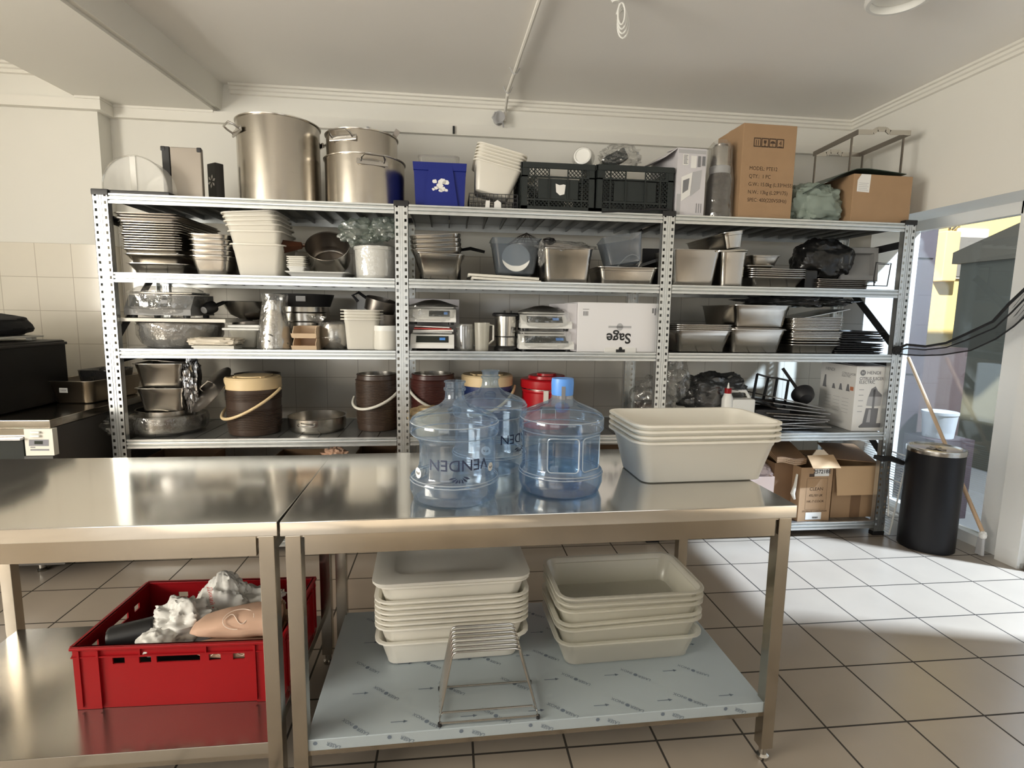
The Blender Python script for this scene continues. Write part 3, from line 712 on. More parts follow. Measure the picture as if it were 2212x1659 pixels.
b = MB(); rect(b, mm, .004, w - .004, h * .93, h * .985); rect(b, mm, w * .03, w * .16, h * .02, h * .33); fpoly(b, mm, [(w * .55, h * .66), (w * .86, h * .70), (w * .82, h * .42), (w * .5, h * .30)]); ink(sbody, b, 'printl')
mm = frame_at((0, -.0015, 0), (1, 0, 0), (0, 0, 1))
b = MB(); rect(b, mm, w * .18, w * .38, h * .76, h * .92); rect(b, mm, w * .46, w * .66, h * .72, h * .90); fpoly(b, mm, [(w * .16, h * .58), (w * .54, h * .66), (w * .48, h * .32), (w * .18, h * .22)]); ink(sbody, b, 'paper')
mm = frame_at((0, -.002, 0), (1, 0, 0), (0, 0, 1))
b = MB()
for k in range(7): rect(b, mm, w * .21, w * (.33 if k % 3 else .35), h * (.775 + k * .020), h * (.785 + k * .020))
fpoly(b, mm, [(w * .22, h * .53), (w * .44, h * .57), (w * .41, h * .40), (w * .22, h * .34)]); rect(b, mm, w * .70, w * .80, h * .74, h * .90); rect(b, mm, w * .85, w * .96, h * .76, h * .90)
for k in range(3): rect(b, mm, w * (.72 + .08 * k), w * (.74 + .08 * k), h * .06, h * .20)
ink(sbody, b, 'printg')

# bagged dispenser
xc, w = span(1524, 1572, 420, 1.68)
t = thing('juice_dispenser', 'steel-topped dark jar in clear plastic bag beside the tall carton', 'dispenser', (xc, 1.66, z)); hh = Z_(1545, 310, 1.66) - z; r = w / 2
obj('jar', MB().lathe([(0, .004), (r * .92, .004), (r, .03), (r, hh * .5), (r * .8, hh * .60), (r * .74, hh * .62), (0, hh * .62)], seg=36), pbr('dark jar', (.05, .04, .032), .12), t)
obj('collar', MB().lathe([(r * .80, hh * .60), (r * .86, hh * .62), (r * .86, hh * .69), (r * .80, hh * .70)], seg=36), 'printl', t)
obj('top_cylinder', MB().lathe([(r * .80, hh * .69), (r * .82, hh * .70), (r * .80, hh * .93), (r * .72, hh * .95), (0, hh * .95)], seg=36), 'steel', t)
b = MB(); b.lathe([(0, hh * .95), (r * .5, hh * .95), (r * .55, hh * .98), (r * .3, hh), (0, hh)], seg=20); obj('knob', b, 'steeld', t)
b = MB(); b.lathe([(r * 1.3, .004), (r * 1.22, .10), (r * 1.2, hh * .5), (r * 1.02, hh * .72), (r * .95, hh * .96), (r * .6, hh * 1.03)], seg=40, fn=lambda q, zz, a: q * (1 + .09 * noise.noise(Vector((math.cos(a) * 2.2, math.sin(a) * 2.2, zz * 14))))); obj('plastic_bag', b, 'wrap', t)

# tall carton
Yf = 1.575; xl, xr = X_(1594, 470, Yf), X_(1709, 470, Yf); h = Z_(1660, 268, Yf) - z; w = xr - xl
t = thing('tall_carton', 'tall brown cardboard box with handling symbols, nearly reaching the cornice', 'carton', (xl, Yf, z), R(1))
tb = obj('carton_body', MB().box(0, w, 0, .30, 0, h, .003), 'card', t, smooth=0)
mm = frame_at((0, -.001, 0), (1, 0, 0), (0, 0, 1)); b = MB(); sy = h * .76; q = w * .135; s0 = w * .20
for k in range(4):
    u = s0 + k * (q * 1.06)
    for (a0, a1, v0, v1) in ((u, u + q, sy, sy + .006), (u, u + q, sy + q * 1.0, sy + q * 1.0 + .006), (u, u + .005, sy, sy + q), (u + q - .005, u + q, sy, sy + q)): rect(b, mm, a0, a1, v0, v1)
u = s0
for d in (.3, .6): rect(b, mm, u + q * d, u + q * (d + .09), sy + q * .18, sy + q * .85)
u = s0 + q * 1.06; fpoly(b, mm, [(u + q * .3, sy + q * .85), (u + q * .7, sy + q * .85), (u + q * .66, sy + q * .5), (u + q * .5, sy + q * .4), (u + q * .34, sy + q * .5)]); rect(b, mm, u + q * .46, u + q * .54, sy + q * .2, sy + q * .42); rect(b, mm, u + q * .34, u + q * .66, sy + q * .14, sy + q * .2)
u = s0 + q * 2.12; fpoly(b, mm, [(u + q * (.5 - .35 * math.cos(a)), sy + q * (.5 + .32 * math.sin(a))) for a in [math.pi * k / 8 for k in range(9)]]); rect(b, mm, u + q * .47, u + q * .53, sy + q * .15, sy + q * .5)
u = s0 + q * 3.18; put_text(b, '4', q * .8, mm, (u + q * .5, sy + q * .55)); rect(b, mm, u + q * .25, u + q * .75, sy + q * .12, sy + q * .2); ink(tb, b, 'printb')
b = MB()
for k, s in enumerate(('MODEL: PTE12', 'QTY.:  1 PC', 'G.W.: 15.0kg (L:33*H:55)', 'N.W.: 13kg (L:29*175)', 'SPEC: 400(220V50Hz)')): put_text(b, s, .030, mm, (w * .15, h * (.535 - .083 * k)), align='LEFT', sx=.92)
ink(tb, b, 'printb')
b = MB(); b.M = Matrix.Translation((0, 0, 0)); b.box(.0, w, .13, .17, h, h + .001); b.M = Matrix.Identity(4); obj('tape', b, 'cardi', t, smooth=0)

# sack, second carton, green sheet, frame
xc, w = span(1706, 1806, 440, 1.66); hh = Z_(1760, 405, 1.66) - z
b = MB(); b.blob((xc + .01, 1.72, z + hh * .48), (w * .56, .13, hh * .56), 11, .30, 2.6, 36, 24, z + .001, .75); tag(obj('sack', b, 'greensack'), 'grey-green crumpled sack between the tall and the low cardboard boxes', 'sack')
Yf = 1.575; xl, xr = X_(1841, 430, Yf), X_(1972, 430, Yf); h = Z_(1900, 377, Yf) - z; w = xr - xl
t = thing('low_carton', 'low wide brown cardboard box with white label at the right end of top shelf', 'carton', (xl, Yf, z), R(2))
obj('carton_body', MB().box(0, w, 0, .42, 0, h, .003), 'card', t, smooth=0)
mm = frame_at((0, -.001, 0), (1, 0, 0), (0, 0, 1))
b = MB(); fpoly(b, mm, [(w * .06, h * .64), (w * .27, h * .63), (w * .28, h * .995), (w * .12, h * .995), (w * .06, h * .87)]); lab = obj('label', b, 'paper', t, smooth=0)
mm = frame_at((0, -.0015, 0), (1, 0, 0), (0, 0, 1)); b = MB()
for k in range(5): rect(b, mm, w * .085, w * (.25 - .02 * (k % 2)), h * (.67 + k * .035), h * (.678 + k * .035))
ink(lab, b, 'printl')
b = MB(); L0 = Vector(onY(1716, 412, 1.62)); Lm = Vector(onY(1800, 378, 1.62)); 
zz0 = z + h
def sheet(u, v):
    px = -.36 + u * .66; py = 0.0 + v * .40
    q = max(0, -px - .02) / .34
    return (xl + .05 + px + .02 * v, 1.585 + py, zz0 + .006 + .012 * math.sin(u * 3) * (1 - v * .3) + .035 * max(0, 1 - abs(px - .05) * 3.2) * (.4 + .6 * v) - .135 * q ** 1.25)
b = MB(); nu, nv = 24, 6
vs = [sheet(i / nu, j / nv) for j in range(nv + 1) for i in range(nu + 1)]; up = [(x, y, zz + .004) for x, y, zz in vs]
b.loft([vs[j * (nu + 1):(j + 1) * (nu + 1)] + up[j * (nu + 1):(j + 1) * (nu + 1)][::-1] for j in range(nv + 1)]); tag(obj('green_sheet', b, 'darkgreen'), 'dark green flexible sheet draped over the low cardboard box', 'sheet')
t = thing('pot_trivet', 'upturned flat-bar metal trivet standing behind the green sheet', 'trivet', (0, 0, 0))
zt = 2.33
A = onX(0, 0, 1) if False else None
P1 = onY(1757, 333, 2.10); P2 = onY(1854, 285, 1.66); P3 = onY(1967, 287, 1.66); P4 = onY(1858, 334, 2.10)
for p, q in ((P1, P2), (P4, P3)):
    b = MB(); b.bar(tuple(p), tuple(q), .006, .030, (0, 0, 1)); obj('side_bar', b, 'steeld', t)
for y, (p, q) in ((0, (P1, P4)), (1, (P2, P3))):
    b = MB(); p = Vector(p); q = Vector(q); e = lambda f, dz=0: p.lerp(q, f) + Vector((0, 0, dz))
    pts = [e(0), e(.28), e(.36, .018), e(.52, .018), e(.60), e(1)]
    for i in range(5): b.bar(pts[i], pts[i + 1], .005, .028, (0, 0, 1))
    obj('cross_bar', b, 'steel', t)
for p, py in ((P1, 372), (P2, 372), (P3, 372), (P4, 372)):
    top = Vector(p); b = MB()
    f = .12 if p is P2 or p is P3 else .06
    o2 = {id(P1): P2, id(P2): P1, id(P3): P4, id(P4): P3}[id(p)]; top = top.lerp(Vector(o2), f); bot = Vector((top.x + .0, top.y, z + .012 if top.y > 1.95 else zz0 + .040))
    b.bar(top, bot, .014, .006, (1, 0, 0)); lg = obj('leg', b, 'steeld', t)
# ------------------------------------------------------------------ tier 2
z = T[1] - .0034
def pxstack(name, cat, group, lab, n, xl, xr, yrim, Yf, z, d, h, nest, mat, rz=0, tilts=None, dxs=None, **kw):
    """pans sized from the rim edges xl..xr seen at the rim of the bottom one"""
    xc, w = span(xl, xr, yrim, Yf)
    return stack(name, cat, group, lab, n, (xc, Yf + d / 2, z), w, d, h, nest, mat, rz, tilts, dxs, **kw), xc, w
# flat trays
xc, w = span(262, 401, 575, 1.575)
G = 'steel trays stacked at the left of the second shelf'
stack('steel_pan', 'pan', G, lambda p: f'shallow steel pan under the tray pile on second shelf, {"lower" if p.startswith("bottom") else "upper"} of two', 2, (xc + .003, 1.575 + .27, z), w, .53, .058, [0, .050], 'steel', dxs=[0, -.012], r=.03, fl=.022)
pr_ = random.Random(5)
n = 13
stack('steel_tray', 'tray', G, lambda p: f'shallow steel tray in the left pile on second shelf, {p}', n - 1, (xc - .018, 1.575 + .265, z + .1105), w * .97, .53, .022, [i * .0128 for i in range(n)], 'steel', dxs=[pr_.uniform(-.006, .006) for _ in range(n)], r=.025, fl=.008, step=.6, base=.006)
zt = z + .1105 + .0128 * 11 + .0245
stack('baking_sheet', 'baking sheet', 'flat baking sheets topping the left tray pile', lambda p: f'thin flat baking sheet topping the left tray pile, {p}', 3, (xc - .015, 1.575 + .265, zt), w * 1.0, .55, .012, [0, .0132, .0264], 'steeld', dxs=[-.01, .004, -.012], r=.02, fl=.004, step=.5, base=.003)
pxstack('steel_pan', 'pan', 'narrow nested steel pans on second shelf', lambda p: f'narrow deep steel pan nested beside the tray pile, {p}', 5, 402, 494, 558, 1.575, z, .32, .105, .0285, 'steel', dxs=[0, 0, .002, 0, -.003], r=.03, fl=.016, rim=.013)
# milky bins
xc, w = span(488, 610, 536, 1.575)
stack('food_container', 'container', 'milky containers nested on second shelf', lambda p: f'milky food container nested beside the tilted saucepan, {p}', 6, (xc + .005, 1.575 + .165, z), w, .33, .175, [0, .070, .104, .128, .150, .172], 'pp', tilts=[(0, 0), (0, R(-1)), (0, R(-2)), (0, R(-3)), (0, R(-3)), (0, R(-4))], dxs=[0, -.004, -.010, -.016, -.020, -.026], r=.03, fl=.022, rim=.015, step=.8, lip=.008)
# black handled pan tails behind
t = thing('frying_pan', 'dark frying pan lying behind the narrow nested pans', 'pan', (X_(520, 520, 2.0), 2.0, z + .16))
obj('pan_body', MB().lathe([(0, 0), (.12, 0), (.15, .035), (.147, .035), (.118, .003), (0, .003)], c=(.13, 0, -.02), seg=36), 'steeld', t)
b = MB(); b.bar((0, 0, .0), (-.13, -.05, .02), .022, .012); obj('handle', b, 'black', t)
b = MB(); b.box(-.05, .28, -.1, .1, -.16, -.021); obj('support_tub', b, 'steeld', t)
# saucepan
c = onY(707, 531, 1.66); cc = Vector(c); r = (X_(753, 531, 1.66) - X_(661, 531, 1.66)) / 2
t = thing('saucepan', 'steel saucepan tipped towards the viewer with a wooden handle', 'saucepan', tuple(cc), rot=(R(48), 0, R(4)))
obj('pan_body', MB().lathe([(r + .003, .002), (r + .004, 0), (r, -.004), (r, -.10), (r * .94, -.125), (r * .86, -.132), (0, -.132)], seg=56), 'steel', t)
obj('pan_inside', MB().lathe([(0, -.129), (r * .84, -.129), (r * .91, -.122), (r - .003, -.098), (r - .003, -.001), (r + .003, .002)], seg=56), 'steeld', t)
b = MB(); b.M = Matrix.Translation((-r, .02, -.02)) @ Matrix.Rotation(R(-172), 4, 'Z'); b.loft([rr(.001, .001, .0004, 0)] if False else [[(x, y * .5, zz * .5) for y, zz in ((-.016, -.010), (.016, -.010), (.016, .010), (-.016, .010))] for x in (0, .02)] + [[(x, y * s, zz * s) for y, zz in ((-.018, -.014), (.018, -.014), (.018, .014), (-.018, .014))] for x, s in ((.025, .8), (.12, 1.6), (.175, 1.4))]); hd = obj('handle', b, pbr('dark handle wood', (.055, .018, .008), .45, var=.2, vscale=14), t)
b = MB(); b.tube([(-r + .004, .02, -.02), (-r - .025, .018, -.02)], .006); obj('ferrule', b, 'steel', hd)
# napkins / trays pile
xc, w = span(618, 660, 570, 1.62)
proto = None
zb = Z_(640, 586, 1.62)
for i in range(6):
    L = (xc + rnd.uniform(-.003, .003), 1.62 + .07, z + .032 + (0 if i == 0 else .030 + (i - 1) * .0115)); lb = f'small white dish stacked left of the tipped saucepan, {place(6, 5 - i)}'
    h_ = .030 if i == 0 else .010
    if i == 0: o = obj('white_dish', pan_mb(w * 1.02, .14, .030, fl=.01, r=.012, rim=.005, base=.004), 'white'); o.location = L; tag(o, lb, 'dish', 'small white dishes on the white tray')
    elif i == 1: proto = obj('white_dish', pan_mb(w * 1.02, .14, .0105, fl=.005, r=.012, rim=.005, base=.003), 'offwhite'); proto.location = L; tag(proto, lb, 'dish', 'small white dishes on the white tray')
    else: dup(proto, L, (0, 0, 0), lb)
xc, w = span(612, 750, 588, 1.575)
o = obj('white_tray', pan_mb(w, .30, .034, fl=.025, r=.02, rim=.008, step=.7, base=.004), 'white'); o.location = (xc, 1.575 + .15, z); tag(o, 'low white tray under the tipped saucepan and small dishes', 'tray')
# bagged tub
xc, w = spanc(766, 858, 565, 1.70); r = w / 2; hh = Z_(805, 536, 1.70) - z
t = thing('bagged_tub', 'cream round tub knotted inside a greenish plastic bag', 'tub', (xc, 1.68, z))
obj('tub', MB().lathe([(0, .002), (r * .86, .002), (r * .9, .01), (r * .96, hh - .02), (r, hh - .018), (r, hh), (r * .9, hh), (0, hh - .01)], seg=40), 'white', t)
b = MB(); b.lathe([(r * .9, .0015), (r * 1.03, .02), (r * 1.06, hh * .6), (r * 1.02, hh), (r * .7, hh + .018), (r * .2, hh + .035), (.015, hh + .05)], seg=44, fn=lambda q, zz, a: q * (1 + .05 * noise.noise(Vector((math.cos(a) * 2.5, math.sin(a) * 2.5, zz * 20))))); obj('plastic_bag', b, 'wrap', t)
for sx, sz, sc_, sd in ((-.10, .085, (.085, .05, .065), 2), (.055, .105, (.075, .045, .06), 8), (-.02, .055, (.05, .04, .03), 4)):
    b = MB(); b.blob((sx, -.02, hh + sz), sc_, sd, .45, 2.6, 26, 18); obj('bag_knot', b, 'greenbag', t)

# bay 2
xs = [0, -.001, -.003, -.004, -.006]
pxstack('steel_pan', 'pan', 'leaning nested steel pans in the middle bay', lambda p: f'deep steel pan of the leaning nest behind middle post, {p}', 5, 891, 1003, 548, 1.585, z, .32, .148, [.005, .034, .058, .083, .108], 'steel', tilts=[(0, R(1.5)), (0, R(-4)), (0, R(-4)), (0, R(-4)), (0, R(-4))], dxs=[0, -.004, -.006, -.008, -.010], r=.036, fl=.026, rim=.010, base=.03)
t = thing('frying_pan', 'black-handled frying pan behind the leaning nested pans', 'pan', (X_(975, 530, 1.98), 1.98, z + .205))
obj('pan_body', MB().lathe([(0, -.02), (.12, -.02), (.14, .02), (.137, .02), (.118, -.016), (0, -.016)], c=(-.07, 0, 0), seg=36), 'blackm', t)
b = MB(); b.tube([(.05, 0, .01), (.12, -.02, .02), (.21, -.03, -.0)], [.008, .011, .009], 8); obj('handle', b, 'black', t)
obj('support_pot', MB().lathe([(0, -.2), (.13, -.2), (.13, -.021), (0, -.021)], c=(-.07, 0, 0), seg=30), 'blackm', t)
# white boards
x0, x1 = X_(1011, 595, 1.60), X_(1163, 603, 1.60)
for i, (dz, pa, pb, lb) in enumerate(((.006, 1018, 1168, 'lower of the two white cutting boards in the middle bay'), (.024, 1010, 1163, 'upper of the two white cutting boards in the middle bay'))):
    x0, x1 = X_(pa, 600, 1.60), X_(pb, 600, 1.60)
    t = thing('cutting_board', lb, 'cutting board', (x0, 1.575, z), 0, 'white cutting boards on second shelf', rot=(0, R(2.2), 0))
    obj('board', MB().box(0, x1 - x0, 0, .26, dz + .006, dz + .021, .003), 'offwhite', t)
    obj('end_lip', MB().box(0, .012, .01, .25, dz - .004 + .006, dz + .006, .001), 'offwhite', t)
# clear bin with plates
xc, w = span(1062, 1170, 540, 1.66)
hh = Z_(1115, 515, 1.66) - z
zb = z + .052
o = obj('clear_bin', pan_mb(w, .30, hh - .052, fl=.028, r=.02, rim=.010, step=.85), 'ppblue'); o.location = (xc, 1.62 + .15, zb); tag(o, 'bluish clear bin with round plates inside in middle bay', 'bin')
proto = None
for i in range(3):
    L = (xc - .005 + .01 * i, 1.665 + i * .045, zb + .010 + .082)
    if i == 0:
        proto = obj('plate', MB().lathe([(0, 0), (.05, 0), (.082, .012), (.082, .014), (.05, .003), (0, .003)], seg=40), 'white'); proto.location = L; proto.rotation_euler = (R(80), 0, 0); tag(proto, 'white plate standing in the clear bin, nearest the front', 'plate', 'white plates in the clear bin')
    else: dup(proto, L, (R(80), 0, 0), ['', 'white plate standing in the clear bin, middle one of three', 'white plate standing in the clear bin, farthest from the front'][i])
b = MB(); b.blob((xc, 2.05, z + .12), (.10, .06, .11), 9, .3, 3)
t = thing('wire_whisk', 'conical wire strainer poking up behind the clear bin', 'strainer', (X_(1137, 520, 2.0), 2.0, z))
b = MB(); hh2 = Z_(1137, 503, 2.0) - z
for k in range(14): a = 2 * math.pi * k / 14; b.tube([(.12 * math.cos(a), .10 * math.sin(a), hh2 - .075), (.06 * math.cos(a), .05 * math.sin(a), hh2 - .03), (0, 0, hh2)], .002, 5)
for f in (.12, .09, .06, .03): b.tube([(f * math.cos(a), f * .83 * math.sin(a), hh2 - .075 * (f / .12) ** 1.1) for a in [2 * math.pi * k / 20 for k in range(20)]], .0018, 5, True)
obj('cone', b, 'steeld', t)
obj('bowl', MB().lathe([(0, .002), (.09, .002), (.12, hh2 - .078), (.115, hh2 - .078), (.085, .006), (0, .006)], seg=30), 'steeld', t)
# deep pan + wrapped sheet
(o,), xc, w = pxstack('steel_pan', 'pan', None, lambda p: 'single deep steel pan holding a film-wrapped tool, middle bay', 1, 1172, 1285, 536, 1.585, z, .32, Z_(1225, 536, 1.585) - z, 0, 'steel', r=.034, fl=.014, rim=.008, base=.028)
hh = Z_(1225, 536, 1.585) - z
t = thing('wrapped_tool', 'dark tool in cling film lying across the single deep pan', 'tool', (xc, 1.66, z + hh))
b = MB(); b.loft([[(x, y, zz) for y, zz in ((-.03, .004), (.12, .004), (.12, h2), (-.03, h2))] for x, h2 in ((-.13, .045), (-.06, .035), (.10, .012), (.16, .008))]); obj('blade', b, 'steeld', t)
b = MB(); b.blob((-.105, .0, .040), (.04, .05, .024), 4, .2, 3, 18, 12); obj('grip', b, 'black', t)
b = MB(); b.blob((-.02, .0, .012), (.17, .10, .030), 6, .35, 3.5); b.blob((-.155, -.05, -.035), (.018, .02, .06), 7, .5, 4, 16, 12); obj('cling_film', b, 'wrap', t)
# shallow pan, clear box, cable
(o,), xc, w = pxstack('steel_pan', 'pan', None, lambda p: 'shallow steel pan under the smoky clear box in middle bay', 1, 1292, 1428, 577, 1.575, z, .32, Z_(1360, 577, 1.575) - z, 0, 'steel', r=.03, fl=.016, rim=.014, base=.016)
zp = Z_(1360, 577, 1.575)
t = thing('clear_box', 'smoky clear plastic box tilted on the shallow steel pan', 'box', (X_(1344, 572, 1.66), 1.66, zp + .012), rot=(R(-3), R(-9), R(-6)))
obj('box_body', pan_mb(.235, .26, .165, fl=.016, r=.02, rim=.006), 'ppblue', t)
b = MB(); q = [Vector(onY(px, py, 1.615)) - Vector(t.location) for px, py in ((1335, 575), (1346, 562), (1356, 553), (1366, 549.5), (1376, 552), (1382, 560), (1383, 568), (1379, 576))]
t2 = thing('white_cable', 'white cable looping up from the shallow pan before the clear box', 'cable', tuple(t.location)); b.tube([tuple(k) for k in q], .0035, 7); obj('cable', b, 'offwhite', t2)
b = MB(); b.box(-.02, .22, 0, .02, 0, .26); tag(obj('dark_board', b, 'blackm', loc=(X_(1395, 560, 1.98), 1.98, z + .001), rot=(0, 0, R(-4))), 'dark board leaning behind clear box near the third post', 'board')
b = MB(); b.bar((X_(1300, 600, 1.9), 1.9, z + .06), (X_(1440, 545, 1.9), 1.9, z + .2), .09, .018, (0, 0, 1)); tag(obj('grey_board', b, 'grey'), 'grey slanting board behind the shallow pan and clear box', 'board')

# bay 3
(o,), xc, w = pxstack('steel_pan', 'pan', None, lambda p: 'wide deep steel pan right of the third post on second shelf', 1, 1451, 1562, 540, 1.58, z, .32, Z_(1505, 539, 1.58) - z, 0, 'steel', r=.034, fl=.022, rim=.006, base=.018)
(o,), xc6, w6 = pxstack('steel_pan', 'pan', None, lambda p: 'tall narrow steel pan below the tilted long pan', 1, 1560, 1620, 545, 1.58, z, .30, Z_(1590, 544, 1.58) - z, 0, 'steel', r=.026, fl=.008, rim=.009, base=.012)
zt = Z_(1590, 544, 1.58)
o = obj('flat_cover', MB().loft([rr(.21, .36, .03, 0), rr(.21, .36, .03, .003), rr(.19, .34, .03, .006), rr(.19, .34, .03, .009)]), 'steel', loc=(xc6 - .03, 1.58 + .16, zt + .0015), rot=(0, R(-3.5), R(3))); tag(o, 'flat steel cover between narrow pan and the tilted long pan', 'cover')
o = obj('steel_pan', pan_mb(.155, .50, .098, fl=.012, r=.028, rim=.012, base=.012), 'steel'); o.location = (X_(1590, 530, 1.60) - .012, 1.60 + .24, zt + .022); o.rotation_euler = (R(-1), R(-9), R(4)); tag(o, 'long steel pan tilted on top of the tall narrow pan', 'pan')
xs_ = [0, 0, .002, .001, .003]
pxstack('steel_pan', 'pan', 'shallow nested steel pans in the right bay', lambda p: f'shallow steel pan nested under the small pan, right bay, {p}', 5, 1622, 1750, 592, 1.575, z, .27, .066, [0, .0135, .0245, .038, .049], 'steel', r=.035, fl=.026, rim=.016, base=.014)
zt = z + .066 + .049
xc, w = span(1612, 1680, 564, 1.64)
o = obj('steel_dish', pan_mb(w, .22, .022, fl=.01, r=.03, rim=.01, base=.006), 'steel'); o.location = (xc, 1.64 + .11, zt + .0015); tag(o, 'low steel dish between the small pan and nested shallow pans', 'dish')
xc, w = span(1626, 1692, 540, 1.66)
o = obj('steel_pan', pan_mb(w, .20, .062, fl=.012, r=.024, rim=.010, base=.016), 'steel'); o.location = (xc, 1.66 + .10, zt + .025); tag(o, 'small steel pan on top of the nested shallow pans', 'pan')
# black bag, grey box and trays
xc, w = span(1768, 1880, 605, 1.62)
stack('steel_tray', 'tray', 'thin trays under the black bag', lambda p: f'thin brownish steel tray under the black bag, {p}', 5, (xc, 1.62 + .18, z), w, .36, .018, [i * .012 for i in range(5)], 'steeld', dxs=[0, .004, -.003, .005, 0], r=.02, fl=.006, rim=.008, step=.6, base=.005)
b = MB(); q = onY(1788, 568, 1.72); b.blob((q[0] - .01, 1.78, q[2] + .02), (.18, .13, .125), 14, .22, 1.7, 36, 24, None, .85); tag(obj('black_bag', b, pbr('black poly bag', (.008, .008, .008), .25, bump=.5, bscale=18)), 'bulky black plastic bag on second shelf of the right bay', 'bag')
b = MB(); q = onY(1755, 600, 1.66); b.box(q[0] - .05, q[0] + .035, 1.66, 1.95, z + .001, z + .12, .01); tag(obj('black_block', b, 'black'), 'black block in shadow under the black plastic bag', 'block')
t = thing('framed_tray', 'grey plastic framed tray standing upright right of the black bag', 'tray', (X_(1858, 560, 1.70), 1.70, z + .062), rot=(R(-6), 0, R(-10)))
hh = .215; w = .24
b = MB(); ring = lambda W, H, y: [(-W / 2, y, (hh - H) / 2), (W / 2, y, (hh - H) / 2), (W / 2, y, (hh + H) / 2), (-W / 2, y, (hh + H) / 2)]
b.loft([ring(w, hh, 0), ring(w - .01, hh - .01, -.008), ring(w - .06, hh - .075, -.008), ring(w - .07, hh - .085, .03)], False, True); b.loft([ring(w, hh, 0), ring(w, hh, .04)], False, True); obj('frame', b, 'grey', t)
b = MB(); q = lambda px, py: Vector(onY(px, py, 1.61))
t = thing('wire_stand', 'black wire stand at the right end of the second shelf', 'stand', (0, 0, 0))
b.tube([tuple(q(1888, 617)), tuple(q(1888, 600)), tuple(q(1893, 567)), tuple(q(1925, 569)), tuple(q(1916, 618)), tuple(q(1870, 617))], .004, 6); obj('wire', b, 'black', t)
b = MB(); b.tube([tuple(Vector(onY(px, py, 1.9))) for px, py in ((1890, 612), (1893, 570), (1921, 571))], .004, 6); obj('wire', b, 'black', t)
# ------------------------------------------------------------------ tier 3
z = T[2] - .0034
def scale(label, xl, xr, ytop, ybot, Yf, zb, body, display=(.10, .72), d=.30, group=None, platter=True, rz=0, bag=None, name='kitchen_scale', film=None):
    """bench scale: sloping front with display, body, platter on top"""
    xc, w = span(xl, xr, ybot - 10, Yf); h = Z_((xl + xr) / 2, ytop, Yf) - zb
    t = thing(name, label, 'scale', (xc, Yf, zb), rz, group)
    f = .016
    b = MB(); b.loft([[(-w * .47 + s, y, f), (w * .47 - s, y, f), (w * .5 - s, y2, f + h * .34), (-w * .5 + s, y2, f + h * .34)] for s, y, y2 in ((0, 0, 0),)] + [[(-w * .5, -.002, f + h * .12), (w * .5, -.002, f + h * .12), (w * .5, -.002, f + h * .13), (-w * .5, -.002, f + h * .13)]], True, True) if False else None
    pf = [(0, f), (0, f + h * .22), (.055, f + h * .74), (d, f + h * .78), (d, f)]
    b.prismx(pf, -w / 2, w / 2); obj('body', b, body, t, smooth=0)
    mm = frame_at((0, .0275 - .002, f + h * .48 + .001), (1, 0, 0), (0, .055, h * .52))
    L = math.hypot(.055, h * .52)
    b = MB(); rect(b, mm, -w * .5 + w * display[0], -w * .5 + w * (display[0] + display[1]), -L * .33, L * .33); obj('display', b, 'lcd', t, smooth=0)
    b = MB(); m2 = frame_at((0, .0275 - .003, f + h * .48 + .0015), (1, 0, 0), (0, .055, h * .52)); rect(b, m2, -w * .5 + w * (display[0] + display[1] * .72), -w * .5 + w * (display[0] + display[1] * .90), -L * .10, L * .16); obj('key_label', b, 'capblue' if body != 'grey' else 'printl', t, smooth=0)
    if platter: obj('platter', MB().box(-w * .46, w * .46, .06, d - .01, f + h * .80, f + h * .88, .004), 'steel' if body == 'grey' else body, t)
    b = MB()
    for sx in (-1, 1):
        ft = MB().lathe([(0, 0), (.016, 0), (.018, f + .004), (0, f + .004)], c=(sx * w * .40, .03, 0), seg=14); obj('foot', ft, 'black', t)
        ft = MB().lathe([(0, 0), (.016, 0), (.018, f + .004), (0, f + .004)], c=(sx * w * .40, d - .03, 0), seg=14); obj('foot', ft, 'black', t)
    if film:
        b = MB(); b.blob((0, d * .45, f + h * .52), (w * .51, d * .54, h * .58), film, .07, 4, 30, 18, .002, .55); obj('plastic_bag', b, 'wrap', t)
    return t, xc, w, h
# basin in film with a white lid board carrying the scale
xc, w = spanc(288, 482, 720, 1.78); zl = Z_(370, 696, 1.60)
t = thing('steel_basin', 'large steel basin wrapped in cling film under the grey scale', 'basin', (xc, 1.80, z)); r = w / 2 * .98; hh = zl - z - .003
obj('basin', MB().lathe([(0, .004), (r * .72, .004), (r * .86, .03), (r * .96, hh * .6), (r, hh - .004), (r + .004, hh), (r - .004, hh), (r * .94, hh * .6), (r * .84, .034), (0, .008)], seg=64), 'steeld', t)
b = MB()
b.lathe([(r * .78, .003), (r * .90, .025), (r * 1.0, hh * .5), (r * 1.02, hh * .92), (r * .99, hh)], seg=90, fn=lambda q, zz, a: q * (1.0 + .045 * abs(noise.noise(Vector((math.cos(a) * 6, math.sin(a) * 6, zz * 34)))))); obj('cling_film', b, 'wrapw', t)
x0, x1 = X_(249, 691, 1.575), X_(487, 691, 1.575); zt = Z_(370, 687.5, 1.575)
t = thing('lid_board', 'cream lid board between the wrapped basin and the grey scale', 'board', ((x0 + x1) / 2, 1.575, zl + .001))
obj('board', MB().box(-(x1 - x0) / 2, (x1 - x0) / 2, 0, .42, 0, zt - zl - .002, .004), 'offwhite', t); zt -= .001
scale('grey bench scale with sloping display standing on the cream lid board', 268, 412, 629, 686, 1.60, zt, 'grey', (.08, .60), group='bench scales on the third shelf', film=2)
c = onY(340, 636, 1.75)
b = MB(); b.lathe([(0, .05), (.06, .045), (.19, 0), (.185, -.003), (0, .04)], seg=40); 
